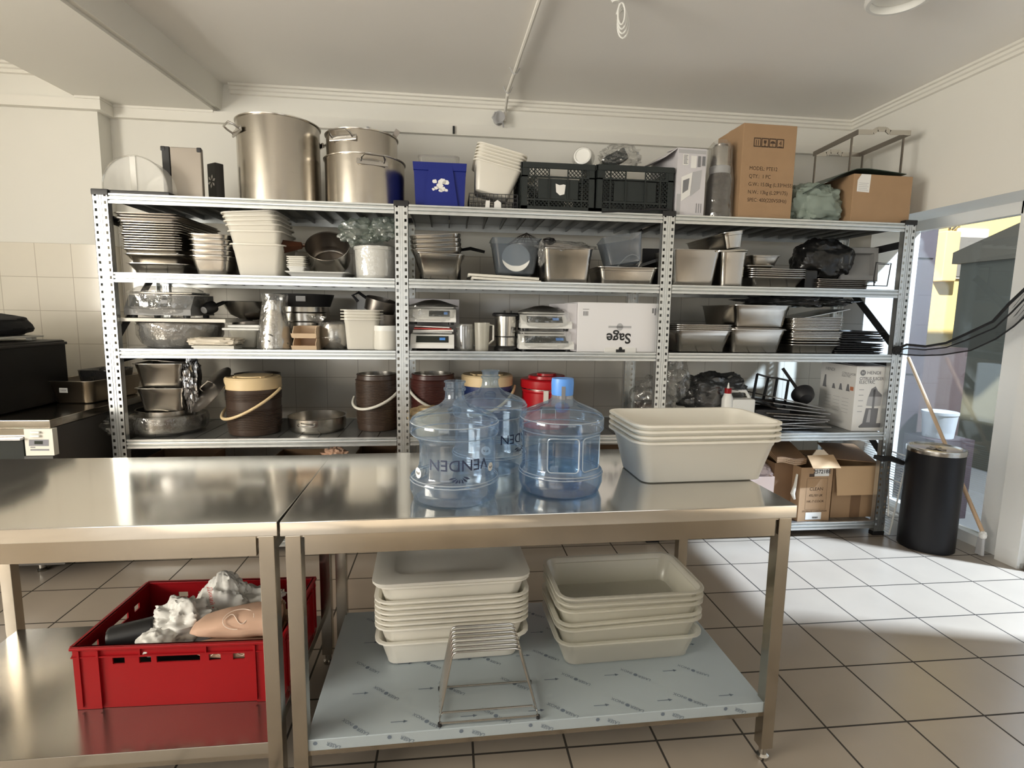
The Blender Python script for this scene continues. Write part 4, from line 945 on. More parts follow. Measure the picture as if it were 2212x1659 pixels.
# black pot handle and wok
p = Vector(onY(446, 668, 1.70))
t = thing('wok', 'steel wok on the pack shelf whose thick black handle faces the viewer', 'wok', (float(onY(540, 650, 1.93)[0]), 1.93, float(onY(540, 690, 1.93)[2])))
rw = .155
obj('wok_body', MB().lathe([(0, -.005), (.05, 0), (.11, .030), (.14, .075), (rw, .105), (rw + .004, .105), (rw - .003, .108), (.135, .078), (.105, .036), (.05, .006), (0, 0)], seg=56), 'steel', t)
L = Vector(t.location); b = MB(); pv = p - L; e = Vector((-rw * .72, -rw * .68, .098))
b.tube([tuple(e), tuple(e.lerp(pv, .45)), tuple(e.lerp(pv, .62)), tuple(e.lerp(pv, .85)), tuple(pv), tuple(pv + (pv - e).normalized() * .022)], [.010, .012, .034, .036, .030, .014], 18); obj('handle', b, 'black', t)
b = MB(); dv = (pv - e).normalized(); b.tube([tuple(pv + dv * .020), tuple(pv + dv * .025)], [.020, .016], 16); obj('handle_ring', b, 'printl', t)
b = MB(); b.lathe([(0, 0), (.12, 0), (.135, .118 if False else .10), (.13, .10), (.115, .004), (0, .004)], seg=30)
zz = float(L.z) - .006 - z
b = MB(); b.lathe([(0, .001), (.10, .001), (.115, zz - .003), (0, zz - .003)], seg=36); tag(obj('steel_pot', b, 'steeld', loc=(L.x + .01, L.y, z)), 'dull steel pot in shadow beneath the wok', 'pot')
# paper pack, tub with lid
xc, w = span(413, 508, 748, 1.57); 
t = thing('paper_pack', 'paper-wrapped pack on two thin white boxes at the shelf edge', 'pack', (xc, 1.57, z))
h1 = Z_(455, 747, 1.57) - z; h2 = Z_(455, 731, 1.57) - z
obj('thin_box', MB().box(-w * .45, w * .47, 0, .12, .001, h1 * .48, .001), 'paper', t); obj('thin_box', MB().box(-w * .5, w * .47, .0, .12, h1 * .5, h1, .001), 'offwhite', t)
b = MB(); b.blob((-.01, .06, (h1 + h2) / 2 + .001), (w * .56, .07, (h2 - h1) * .55), 3, .16, 4, 30, 18, h1 + .001, .5); obj('wrapped_pack', b, pbr('wrapping paper', (.66, .60, .50), .5), t)
xc, w = span(490, 560, 735, 1.66); zt = Z_(520, 714, 1.66)
t = thing('food_tub', 'milky square tub with white lid between pack and steel jug', 'tub', (xc, 1.66 + .09, z))
obj('tub', pan_mb(w, .18, zt - z, fl=.022, r=.02, rim=.006, step=.85), 'pp2', t)
obj('lid', MB().box(-w * .62, w * .55, -.10, .10, zt - z + .001, zt - z + .014, .004), 'white', t); obj('upper_lid', MB().box(-w * .46, w * .55, -.09, .10, zt - z + .016, zt - z + .032, .004), 'white', t)
# steel jug in bag
xb, wb = spanc(556, 628, 740, 1.64); hh = Z_(590, 634, 1.64) - z
t = thing('steel_jug', 'shiny steel jug in a clear bag, standing before the dark pans', 'jug', (xb, 1.65, z), rot=(0, R(2), 0))
prof = [(0, .002), (wb * .50, .002), (wb * .52, .012), (wb * .50, .03), (wb * .48, .06), (wb * .43, hh * .45), (wb * .34, hh * .66), (wb * .31, hh * .78), (wb * .34, hh * .88), (wb * .335, hh * .88), (wb * .30, hh * .78), (0, hh * .6)]
obj('jug_body', MB().lathe(prof, seg=48), 'steel', t)
b = MB(); b.tube([(-wb * .50, -.01, .10), (0, -wb * .5, .085), (wb * .48, -.03, .035)], .0035, 6); b.tube([(-wb * .48, -.02, .098), (-.01, -wb * .51, .05), (wb * .5, -.02, .02)], .0035, 6); obj('wire_bail', b, 'black', t)
b = MB(); b.lathe([(wb * .55, .003), (wb * .52, .08), (wb * .44, hh * .6), (wb * .38, hh * .85), (wb * .42, hh * .97), (wb * .40, hh * 1.0), (wb * .30, hh * .94)], seg=44, fn=lambda q, zz, a: q * (1 + .10 * noise.noise(Vector((math.cos(a) * 2.2, math.sin(a) * 2.2, zz * 14))))); obj('plastic_bag', b, 'wrap', t)
# stacked dark pans behind
xc, w = span(622, 712, 660, 1.95)
t = thing('pan_tower', 'steel casserole under the black roasting pan behind the jug', 'casserole', (xc - .03, 1.93, z)); r = .155; zk = Z_(660, 663, 1.8) - z
obj('casserole_body', MB().lathe([(0, .002), (r, .002), (r, zk * .62), (r + .006, zk * .64), (r, zk * .66), (r, zk * .84), (r + .006, zk * .86), (r, zk * .88), (r - .003, zk), (0, zk)], seg=48), 'steel', t)
b = MB(); b.lathe([(0, .002), (.17, .002), (.195, .075), (.19, .075), (.165, .006), (0, .006)], seg=44); o = obj('roasting_pan', b, 'blackm', loc=(xc - .04, 1.93, z + zk + .001)); tag(o, 'round black roasting pan on top of the steel casserole', 'pan')
hd = obj('handle', MB().box(.02, .075, -.197, -.185, .03, .062, .004), 'printl', o)
# beige bins
xc, w = span(632, 682, 735, 1.57); hb = (Z_(657, 704, 1.57) - z) / 2
proto = None
for i in range(2):
    if i == 0:
        t = thing('parts_bin', 'open-fronted beige parts bin, lower of the stacked pair', 'bin', (xc, 1.57, z), 0, 'beige parts bins on the third shelf'); proto = t
        b = MB(); d = .16; h = hb - .002
        b.box(-w / 2, w / 2, 0, d, 0, .003); b.box(-w / 2, w / 2, d - .003, d, .003, h)
        for s in (-1, 1): b.loft([[(s * w / 2, y, zz) for y, zz in ((0, .003), (d, .003), (d, h), (.03, h), (0, h * .55))], [(s * (w / 2 - .003), y, zz) for y, zz in ((0, .003), (d, .003), (d, h), (.03, h), (0, h * .55))]])
        obj('shell', b, 'beige', t, smooth=0)
        b = MB(); b.loft([[(-w / 2 - .004, -.002, .003), (w / 2 + .004, -.002, .003), (w / 2 + .004, 0.004, .003), (-w / 2 - .004, 0.004, .003)], [(-w / 2 - .006, -.014, h * .40), (w / 2 + .006, -.014, h * .40), (w / 2 + .004, -.008, h * .40), (-w / 2 - .004, -.008, h * .40)]]); obj('front_lip', b, 'beige', t, smooth=0)
    else: dup(t, (xc, 1.57, z + hb), (0, 0, 0), 'open-fronted beige parts bin, upper of the stacked pair')
# wrapped steel pot
xc, w = spanc(684, 752, 728, 1.72); r = w / 2; hh = Z_(715, 700, 1.66) - z
t = thing('wrapped_bowl', 'steel bowl in clear film beside the beige parts bins', 'bowl', (xc + .01, 1.74, z))
obj('bowl', MB().lathe([(0, .002), (r * .8, .002), (r * .98, .03), (r * 1.06, hh * .55), (r * .98, hh * .9), (r * .9, hh), (0, hh)], seg=44), 'steel', t)
b = MB(); b.lathe([(r * .9, .002), (r * 1.1, .03), (r * 1.14, hh * .6), (r * 1.0, hh * 1.06), (r * .6, hh * 1.12)], seg=44, fn=lambda q, zz, a: q * (1 + .06 * noise.noise(Vector((math.cos(a) * 3, math.sin(a) * 3, zz * 22))))); b.loft([[(-.07 + .02 * k, -.06 - .004 * k, hh * (1.0 + .14 * k)), (-.12 - .02 * k, -.02, hh * (1.08 + .14 * k)), (-.10 - .01 * k, .05, hh * (1.1 + .1 * k))] for k in range(3)], False, False); obj('cling_film', b, 'wrap', t)
# tall white containers
xc, w = span(731, 824, 672, 1.60); zt = Z_(777, 669, 1.60)
stack('tall_container', 'container', 'tall milky containers in the left bay', lambda p: f'tall milky container with wide rim beside round white tub, {p}', 4, (xc, 1.60 + .075, z), w, .15, zt - z - .051, .017, 'pp', r=.03, fl=.010, rim=.022, step=.86, base=.012, lip=.006)
xc, w = spanc(806, 868, 730, 1.70); r = w / 2
t = thing('round_tub', 'round white tub with lid half hidden by the second post', 'tub', (xc, 1.68, z)); hh = Z_(830, 703, 1.68) - z
obj('tub', MB().lathe([(0, .002), (r * .95, .002), (r, .012), (r * 1.0, hh - .03), (0, hh - .03)], seg=40), 'offwhite', t); obj('lid', MB().lathe([(r * .9, hh - .029), (r * 1.03, hh - .03), (r * 1.03, hh - .006), (r, hh), (0, hh - .002)], seg=40), 'white', t)
for k, (px, py, lb, rz) in enumerate(((822, 655, 'small dark saucepan tilted behind the tall milky containers', -20), (800, 690, 'dark steel pot behind the tall milky containers', 0))):
    q = onY(px, py, 1.95); r = .10
    if k == 0:
        t = thing('saucepan', lb, 'saucepan', (q[0], 1.93, q[2] - .02), rot=(R(8), R(14), 0))
        obj('pan_body', MB().lathe([(0, -.03), (.092, -.03), (.095, .045), (.092, .045), (.088, -.027), (0, -.027)], seg=36), 'steeld', t)
        b = MB(); b.tube([(-.09, -.01, .03), (-.14, -.03, .055), (-.17, -.04, .03), (-.13, -.04, -.0)], .009, 8); obj('handle', b, 'black', t)
        zb = q[2] - .06
    else:
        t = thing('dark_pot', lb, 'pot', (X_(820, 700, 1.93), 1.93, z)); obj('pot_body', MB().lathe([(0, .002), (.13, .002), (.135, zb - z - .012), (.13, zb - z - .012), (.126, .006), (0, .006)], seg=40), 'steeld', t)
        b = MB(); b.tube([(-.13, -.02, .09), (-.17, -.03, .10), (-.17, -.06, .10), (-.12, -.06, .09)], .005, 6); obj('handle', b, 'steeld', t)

# bay 2
xc, w = span(884, 993, 700, 2.0)
b = MB(); b.box(-.17, .16, 0, .03, 0, Z_(950, 646, 2.0) - z, .003); tag(obj('white_board', b, 'papergrey', loc=(xc, 2.02, z + .001)), 'pale board standing behind the twin scales near the second post', 'board')
s1 = scale('white bench scale with dark display, bottom of the pile by the second post', 886, 981, 719, 757, 1.575, z, 'white', (.13, .74), group='bench scales on the third shelf')
zp = z + .016 + s1[3] * .88
b = MB()
for k in range(3):
    o = obj('paper_sheet', MB().box(-.11 + .01 * k, .12 - .006 * k, 0, .20, 0, .010 - .002 * k), 'paper' if k != 1 else 'redink', loc=(s1[1] - .005 * k, 1.61, zp + .002 + .0125 * k), rot=(0, R((-1.2, .8, 1.6)[k]), 0)); tag(o, ['white papers lying on the bottom scale, lowest sheaf', 'thin red-edged booklet between white papers on the bottom scale', 'white papers lying on the bottom scale, top sheaf'][k], 'papers', 'papers between the two bagged scales')
s2 = scale('bagged white bench scale lying upon papers and the bottom scale', 878, 985, 664, 712, 1.575, zp + .042, 'white', (.45, .42), group='bench scales on the third shelf', film=4)
b = MB(); q = onY(935, 652, 1.70); b.lathe([(0, .038), (.05, .032), (.15, 0), (.145, -.003), (0, .03)], seg=36); tag(obj('steel_dish', b, 'steeld', loc=(q[0], 1.74, zp + .042 + .016 + s2[3] * .9 + .004)), 'upturned dark steel dish on top of the bagged scale', 'dish')
xc, w = spanc(985, 1023, 730, 1.66); r = w / 2; hh = Z_(1003, 700, 1.66) - z
o = obj('glass_jar', MB().lathe([(0, .002), (r * .9, .002), (r, .01), (r, hh - .02), (r * .92, hh), (r * .88, hh), (r * .94, hh - .02), (r * .94, .012), (0, .008)], seg=36), 'jar', loc=(xc, 1.66, z)); tag(o, 'empty clear jar between the scales and the measuring jug', 'jar')
obj('lid_ring', MB().lathe([(r * .95, hh - .03), (r * 1.03, hh - .028), (r * 1.03, hh - .014), (r * .95, hh - .012)], seg=30), 'jar', o)
xc, w = spanc(1024, 1058, 730, 1.62); r = w / 2; hh = Z_(1042, 697, 1.62) - z
t = thing('measuring_jug', 'milky plastic measuring jug beside the steel blender jar', 'jug', (xc, 1.62, z))
obj('jug_body', MB().lathe([(0, .002), (r * .80, .002), (r * .84, .008), (r * .98, hh), (r * .94, hh), (r * .80, .01), (0, .006)], seg=36), 'pp2', t)
b = MB(); b.tube([(r * .9, 0, hh - .012), (r * 1.45, 0, hh - .015), (r * 1.45, 0, hh * .4), (r * .85, 0, hh * .25)], .006, 6); obj('handle', b, 'pp', t)
xc, w = spanc(1067, 1119, 700, 1.68); r = w / 2; hh = Z_(1093, 678, 1.68) - z
t = thing('blender_jar', 'steel blender jar with black lid and black base', 'blender jar', (xc, 1.70, z))
obj('jar', MB().lathe([(r * .7, .02), (r * .82, .03), (r * .84, hh * .36), (r * .86, hh * .37), (r * .95, hh * .95), (0, hh * .95)], seg=48), 'steel', t)
obj('base', MB().lathe([(0, .002), (r * .98, .002), (r * .95, .016), (r * .8, .028), (0, .028)], seg=40), 'black', t)
b = MB(); b.lathe([(r * .85, hh * .365), (r * .90, hh * .367), (r * .90, hh * .40), (r * .85, hh * .402)], seg=40); obj('band', b, 'black', t)
b = MB(); b.lathe([(r * 1.0, hh * .93), (r * 1.12, hh * .94), (r * 1.14, hh * .99), (r * 1.0, hh * 1.03), (0, hh * 1.03)], seg=44); ld = obj('lid', b, 'black', t)
obj('lid_tab', MB().box(-.012, -.004, -.02, .02, hh * 1.02, hh * 1.09, .002), 'black', ld); obj('lid_tab', MB().box(.028, .036, -.02, .02, hh * 1.02, hh * 1.09, .002), 'black', ld)
b = MB(); b.tube([(r * .85, -r * .2, hh * .90), (r * 1.4, -r * .3, hh * .86), (r * 1.35, -r * .3, hh * .46), (r * .88, -r * .2, hh * .42)], .013, 8); obj('handle', b, 'black', t)
s3 = scale('white bench scale in a clear bag, lower of the pair beside the big white box', 1122, 1240, 718, 762, 1.575, z, 'white', (.10, .80), group='bench scales on the third shelf', film=6)
s4 = scale('white bench scale in a clear bag, upper of the pair beside the big white box', 1126, 1236, 676, 717, 1.575, z + .018 + s3[3] * .90, 'white', (.12, .70), group='bench scales on the third shelf', film=8)
b = MB(); b.lathe([(0, .036), (.05, .030), (.15, 0), (.145, -.003), (0, .03)], seg=36); tag(obj('steel_dish', b, 'steeld', loc=(s4[1], 1.74, z + .018 + s3[3] * .90 + .016 + s4[3] * .9 + .004)), 'upturned dark steel dish on the scale next to the big white box', 'dish')
# white box with upside-down lettering
Yf = 1.575; xl, xr = X_(1248, 710, Yf), X_(1426, 710, Yf); h = Z_(1330, 655, Yf) - z; w = xr - xl
t = thing('white_carton', 'large white cardboard box with upside-down black lettering on third shelf', 'carton', (xl, Yf, z + .003), R(1.5))
wb_ = obj('carton_body', MB().box(0, w, 0, .36, 0, h, .002), pbr('white card', (.80, .79, .80), .55), t, smooth=0)
mm = frame_at((0, -.001, 0), (1, 0, 0), (0, 0, 1))
b = MB(); put_text(b, 'Sage', .085, mm, (w * .50, h * .29), math.pi, sx=1.0, bold=.022); obj('lettering', b, 'print', t, smooth=0)
b = MB(); rect(b, mm, w * .37, w * .65, h * .49, h * .535); fpoly(b, mm, [(w * .51 + .020 * math.cos(a), h * .513 + .022 * math.sin(a)) for a in [2 * math.pi * k / 16 for k in range(16)]]); obj('hand_slot', b, 'printl', t, smooth=0)
b = MB()
for k in range(5): rect(b, mm, w * (.06 + .013 * k), w * (.067 + .013 * k), h * .73, h * .82)
rect(b, mm, w * .055, w * .13, h * .855, h * .865); rect(b, mm, w * .90, w * .92, h * .80, h * .90); rect(b, mm, w * .93, w * .945, h * .76, h * .90)
ink(wb_, b, 'printg')
b = MB(); rect(b, mm, w * .36, w * .72, .0, h * .06); obj('bottom_flap', MB().box(w * .33, w * .72, -.004, -.001, -.0015, .026, .001), 'paper', t); b = MB(); mm2 = frame_at((0, -.0055, 0), (1, 0, 0), (0, 0, 1)); rect(b, mm2, w * .47, w * .58, -.001, .016); fpoly(b, mm2, [(w * .525 + .011 * math.cos(a), .020 + .011 * math.sin(a)) for a in [2 * math.pi * k / 12 for k in range(12)]]); obj('flap_cutout', b, 'print', t, smooth=0)
b = MB(); b.loft([[(-.002, .02, h * .0), (-.002, .34, h * .0), (-.10, .36, h * .03), (-.06, .02, h * .03)], [(-.002, .02, h * .97), (-.002, .34, h * .97), (-.10, .36, h * .97), (-.06, .02, h * .97)]]); obj('side_flap', b, 'papergrey', t, smooth=0)

# bay 3
pxstack('steel_pan', 'pan', 'deep nested steel pans in the right bay', lambda p: f'deep steel pan nested at the third post on third shelf, {p}', 4, 1458, 1590, 715, 1.58, z, .32, Z_(1525, 714, 1.58) - z, [0, .012, .023, .035], 'steel', r=.04, fl=.026, rim=.012, base=.026)
(o,), xc, w = pxstack('steel_pan', 'pan', None, lambda p: 'deep steel pan right of the four nested pans, lower of two', 1, 1580, 1708, 713, 1.58, z, .36, Z_(1645, 712, 1.58) - z, 0, 'steel', r=.036, fl=.024, rim=.014, base=.018)
zt = Z_(1645, 712, 1.58)
o = obj('flat_cover', MB().loft([rr(w * .96, .34, .04, 0), rr(w * .96, .34, .04, .003), rr(w * .8, .29, .04, .008), rr(w * .8, .29, .04, .010)]), 'steeld', loc=(xc, 1.58 + .18, zt + .001)); tag(o, 'flat steel cover between the two single deep pans', 'cover')
xc2, w2 = span(1588, 1718, 661, 1.60)
o = obj('steel_pan', pan_mb(w2, .50, Z_(1650, 659, 1.60) - zt - .013, fl=.020, r=.034, rim=.014, base=.014), 'steel'); o.location = (xc2, 1.60 + .25, zt + .012); tag(o, 'deep steel pan right of the four nested pans, upper of two', 'pan')
xc, w = span(1711, 1823, 735, 1.58)
stack('steel_pan', 'pan', 'shallow steel pans at the base of the right tray pile', lambda p: f'shallow steel pan at the base of the right tray pile, {p}', 3, (xc + .0, 1.58 + .18, z), w * 1.0, .36, .058, [0, .016, .032], 'steel', r=.03, fl=.018, rim=.012)
zt = z + .032 + .059
pr_ = random.Random(9)
stack('steel_tray', 'tray', 'steel trays in the right tray pile', lambda p: f'thin steel tray in the right pile on third shelf, {p}', 12, (xc, 1.58 + .18, zt), w * 1.0, .36, .018, [i * .0095 + (.012 if i > 3 else 0) for i in range(12)], 'steel', tilts=[(0, R(-.6 * max(0, i - 5) * .5)) for i in range(12)], dxs=[pr_.uniform(-.006, .006) for _ in range(12)], r=.02, fl=.005, rim=.008, step=.6, base=.004)
o = obj('steel_sheet', MB().box(-.17, .17, 0, .30, 0, .004), 'steel', loc=(xc + .045, 1.60, zt + 11 * .0095 + .050), rot=(0, R(-11), 0)); tag(o, 'loose steel sheet slanting on top of the right tray pile', 'sheet')
b = MB(); q0, q1 = onY(1620, 655, 1.74), onY(1850, 650, 1.74); b.blob(((q0[0] + q1[0]) / 2, 1.80, q0[2] + .018), ((q1[0] - q0[0]) / 2, .16, .032), 12, .4, 3, 36, 16); tag(obj('dark_plastic_bag', b, 'smoke'), 'dark plastic bag squeezed between tray pile and shelf above', 'bag')
pr_ = random.Random(4); proto = None
xc, w = span(1806, 1914, 740, 1.62); zt = Z_(1860, 717, 1.62)
n = 10
for i in range(n):
    dz = (zt - z) / n * i; L = (xc + pr_.uniform(-.012, .012), 1.62 + .15, z + .001 + dz + (.006 if i > 4 else 0)); lb = f'black tray in the pile beside the right tray pile, {place(n, n - 1 - i)}'
    if proto is None: proto = obj('black_tray', pan_mb(w, .32, .0095, fl=.004, r=.015, rim=.012, base=.003, step=.5), 'blackm'); proto.location = L; tag(proto, lb, 'tray', 'black trays on the third shelf')
    else: dup(proto, L, (R(pr_.uniform(-.3, .3)), R(pr_.uniform(-.6, .6)), R(pr_.uniform(-2, 2))), lb)

# ------------------------------------------------------------------ tier 4
z = T[3] - .0034
def insulated(name, label, xl, xr, ym, ytop, Yc, body, lid, handle, open_=False, group='insulated buckets on the fourth shelf'):
    xc, w = spanc(xl, xr, ym, Yc); r = w / 2; hh = Z_((xl + xr) / 2, ytop, Yc - r) - z
    t = thing(name, label, 'insulated bucket', (xc, Yc, z), 0, group)
    hl = hh * .80 if not open_ else hh * .90
    prof = [(0, .002), (r * .90, .002), (r * .92, .012), (r * .93, .03)]
    zz = .04
    while zz < hl - .02:
        t1 = zz / hl; rb = r * (.93 + .05 * t1)
        gap = hl * .56 < zz < hl * .74 and not open_
        if gap: prof += [(rb, zz), (rb, zz + .008)]
        else: prof += [(rb, zz), (rb + .003, zz + .002), (rb + .003, zz + .0055), (rb, zz + .0075)]
        zz += .0095
    if not open_: prof += [(r * .98, hl), (0, hl)]
    else: prof += [(r * .98, hl - .012), (r * 1.0, hl), (r * .94, hl + .004), (r * .92, hh - .006), (r * .95, hh - .004), (r * .93, hh), (r * .86, hh), (r * .84, .05), (0, .045)]
    obj('body', MB().lathe(prof, seg=64), body, t, smooth=50)
    if open_: obj('liner', MB().lathe([(r * .87, hh - .004), (r * .87, hh + .002), (r * .83, hh + .002), (r * .81, .05), (0, .048)], seg=56), 'steel', t)
    if lid:
        b = MB(); b.lathe([(r * .96, hl - .004), (r * 1.0, hl), (r * 1.0, hh - .010), (r * .95, hh), (r * .66, hh), (r * .64, hh + .006), (r * .58, hh + .008), (0, hh + .006)], seg=64); ld = obj('lid', b, lid, t)
        b = MB()
        for k in range(4):
            a = R(45 + 90 * k); b.M = Matrix.Rotation(a, 4, 'Z'); b.box(r * .62, r * .74, -.012, .012, hh - .002, hh + .006, .002); b.M = Matrix.Identity(4)
        obj('lid_lug', b, lid, ld)
    if handle:
        b = MB(); pts = []
        zp = hh * .62 if not open_ else hh * .66; s0, tilt, rot_ = handle
        for k in range(25):
            a = math.pi * k / 24; x = -math.cos(a) * (r + .014); d = math.sin(a)
            pts.append((x, -d * (r + .03), zp - d * s0 - x / r * tilt))
        b.M = Matrix.Rotation(R(rot_), 4, 'Z'); b.tube(pts, .0085, 10); b.M = Matrix.Identity(4); hd = obj('handle', b, 'cream' if lid == 'cream' else 'offwhite', t)
    return t
def red_bucket():
    xc, w = spanc(1124, 1236, 850, 1.86); r = w / 2 * .97; hh = Z_(1180, 811, 1.72) - z
    t = thing('insulated_bucket', 'glossy red insulated bucket with domed lid and latch', 'insulated bucket', (xc, 1.86, z), 0, 'insulated buckets on the fourth shelf')
    obj('body', MB().lathe([(0, .002), (r * .95, .002), (r * .97, .02), (r * .97, hh * .66), (r, hh * .68), (r * .98, hh * .70), (r * .98, hh * .74), (0, hh * .74)], seg=60), 'redp', t)
    b = MB(); b.lathe([(r * .96, hh * .735), (r * 1.02, hh * .74), (r * 1.04, hh * .77), (r * 1.04, hh * .88), (r * 1.0, hh * .90), (r * .74, hh * .91), (r * .72, hh * .96), (r * .66, hh * .97), (r * .40, hh * .955), (r * .38, hh), (r * .2, hh), (0, hh)], seg=60); obj('lid', b, 'redp', t)
    b = MB(); b.lathe([(r * .975, hh * .715), (r * .985, hh * .72), (r * .985, hh * .735), (r * .975, hh * .74)], seg=60); obj('steel_band', b, 'chrome', t)
    q = -r * 1.0
    obj('latch', MB().box(-.045, -.015, q - .008, q + .012, hh * .50, hh * .73, .003), 'offwhite', t)
    hd = obj('side_grip', MB().box(-.065, .035, q - .014, q + .010, hh * .32, hh * .44, .006), 'black', t)
    b = MB(); b.tube([(-.058, q - .016, hh * .40), (-.062, q - .02, hh * .22), (.032, q - .02, hh * .20), (.028, q - .016, hh * .40)], .003, 6); obj('bail', b, 'chrome', hd)
# left group
xw, w = spanc(268, 452, 930, 1.78); 
t = thing('wrapped_pan', 'round steel pan in torn cling film at the left of fourth shelf', 'pan', (xw, 1.79, z)); r = w / 2 * .97; h1 = Z_(360, 908, 1.58) - z
obj('pan_body', MB().lathe([(0, .004), (r * .84, .004), (r * .93, .02), (r * .99, h1), (r * .97, h1), (r * .90, .02), (0, .008)], seg=56), 'steel', t)
b = MB(); b.lathe([(r * .90, .002), (r * 1.0, .02), (r * 1.06, h1 * .7), (r * 1.0, h1 * 1.1)], seg=64, fn=lambda q, zz, a: q * (1 + .06 * noise.noise(Vector((math.cos(a) * 4, math.sin(a) * 4, zz * 26))))); b.blob((-r * .98, -.12, h1 * .62), (.10, .07, .045), 6, .5, 3.2, 26, 16); obj('cling_film', b, 'wrap', t)
x2, w2 = spanc(291, 428, 905, 1.80); r = w2 / 2 * .97; h2 = Z_(360, 893, 1.62) - z
t = thing('saute_pan', 'steel saute pan with loop handle nested in the film-wrapped pan', 'pan', (x2, 1.80, z + .010))
obj('pan_body', MB().lathe([(0, 0), (r * .97, 0), (r, .01), (r, h2 - .012), (r + .004, h2 - .010), (r - .003, h2 - .010), (r - .003, .012), (0, .003)], seg=56), 'steel', t)
b = MB(); handle_loop(b, (-.02, -r, h2 * .55), .05, .04, -.01, .005, R(-94)); obj('handle', b, 'chrome', t)
xc, w = span(279, 392, 842, 1.62); zk = z + h2 + .0015; h3 = Z_(335, 840, 1.62) - zk
G4 = 'steel pans piled on the saute pan'
o = obj('steel_pan', pan_mb(w, .30, h3, fl=.018, r=.03, rim=.016, base=.012), 'steel'); o.location = (xc, 1.64 + .14, zk); o.rotation_euler = (0, 0, R(2)); tag(o, 'steel pan on the saute pan, lower of the two piled there', 'pan', G4)
xc, w = span(268, 392, 790, 1.62); zk += h3 + .0015; h4 = Z_(335, 790, 1.62) - zk
o = dup(o, (xc, 1.64 + .14, zk), (0, 0, R(3)), 'steel pan on the saute pan, upper of the two piled there')
t = thing('steel_cover', 'tilted steel lid lying in the upper pan beside the foil bundle', 'lid', (xc + .01, 1.80, zk + h4 + .012), rot=(R(-4), R(4), 0))
obj('lid_plate', MB().loft([rr(w * .80, .24, .06, 0), rr(w * .80, .24, .06, .002), rr(w * .6, .18, .05, .016), rr(w * .56, .16, .05, .018)]), 'steeld', t); obj('knob', MB().lathe([(0, .018), (.012, .018), (.02, .03), (.012, .036), (0, .036)], seg=18), 'steeld', t)
q = onY(408, 826, 1.70); b = MB(); b.blob((q[0], 1.74, q[2] - .0), (.042, .06, .155), 5, .35, 3.5, 28, 26); tag(obj('foil_bundle', b, 'foil', smooth=20), 'crumpled foil-like bundle wedged right of the piled pans', 'foil')
q = onY(452, 838, 1.74); t = thing('pan_cover', 'round steel cover leaning against the foil bundle', 'cover', tuple(q), rot=(R(34), R(-40), R(-8)))
obj('lid_plate', MB().lathe([(0, .012), (.08, .008), (.15, -.008), (.158, -.012), (.158, -.015), (.15, -.011), (.08, .005), (0, .009)], seg=52), 'steeld', t)
b = MB(); b.tube([(-.04, 0, .012), (-.034, 0, .036), (.034, 0, .036), (.04, 0, .012)], .005, 8); obj('handle', b, 'steel', t)
insulated('insulated_bucket', 'large brown insulated bucket with cream lid and hanging handle', 486, 611, 880, 819, 1.74, 'brown', 'cream', (.085, -.055, -14))
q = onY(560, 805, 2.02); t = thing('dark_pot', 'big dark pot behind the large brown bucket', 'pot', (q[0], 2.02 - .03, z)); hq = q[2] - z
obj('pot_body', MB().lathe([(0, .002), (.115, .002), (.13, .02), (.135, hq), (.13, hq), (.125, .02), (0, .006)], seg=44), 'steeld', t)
xc, w = spanc(620, 749, 900, 1.80); r = w / 2 * .985; hh = Z_(690, 884, 1.64) - z
t = thing('low_pan', 'low round steel pan with small handle between the brown buckets', 'pan', (xc, 1.80, z))
hh = .088
obj('pan_body', MB().lathe([(0, .002), (r * .92, .002), (r * .99, .02), (r, hh - .004), (r + .004, hh), (r - .002, hh), (r - .003, .022), (r * .9, .006), (0, .006)], seg=60), 'steel', t)
b = MB(); handle_loop(b, (-.02, -r, hh * .72), .045, .022, -.008, .005, R(-92)); obj('handle', b, 'chrome', t)
insulated('insulated_bucket', 'brown insulated bucket without lid, left of the second post', 768, 862, 860, 812, 1.82, 'brown', None, (.075, -.03, -10), True)
insulated('insulated_bucket', 'maroon insulated bucket without lid, right of the second post', 886, 984, 860, 812, 1.86, 'maroon', None, (.085, .035, 12), True)
insulated('insulated_bucket', 'navy insulated bucket with cream lid behind the rear water bottle', 996, 1107, 850, 814, 1.88, 'navy', 'cream', (.10, -.05, -10))
b = MB(); b.lathe([(0, 0), (.135, 0), (.14, .34), (.13, .345), (0, .33)], seg=40)
q = onY(1055, 806, 2.02)
red_bucket()
# low cream bucket in front
xc, w = spanc(880, 972, 915, 1.66); r = w / 2; hh = Z_(925, 880, 1.62) - z
t = thing('cream_bucket', 'low cream bucket with stepped lid behind the front water bottle', 'bucket', (xc, 1.67, z))
obj('tub', MB().lathe([(0, .002), (r * .92, .002), (r * .97, .03), (r * .98, hh * .55), (0, hh * .55)], seg=48), 'cream', t)
obj('lid', MB().lathe([(r * .98, hh * .545), (r * 1.02, hh * .56), (r * 1.02, hh * .74), (r * .92, hh * .76), (r * .88, hh * .88), (r * .55, hh * .89), (r * .52, hh * .98), (0, hh * .98)], seg=48), 'cream', t)
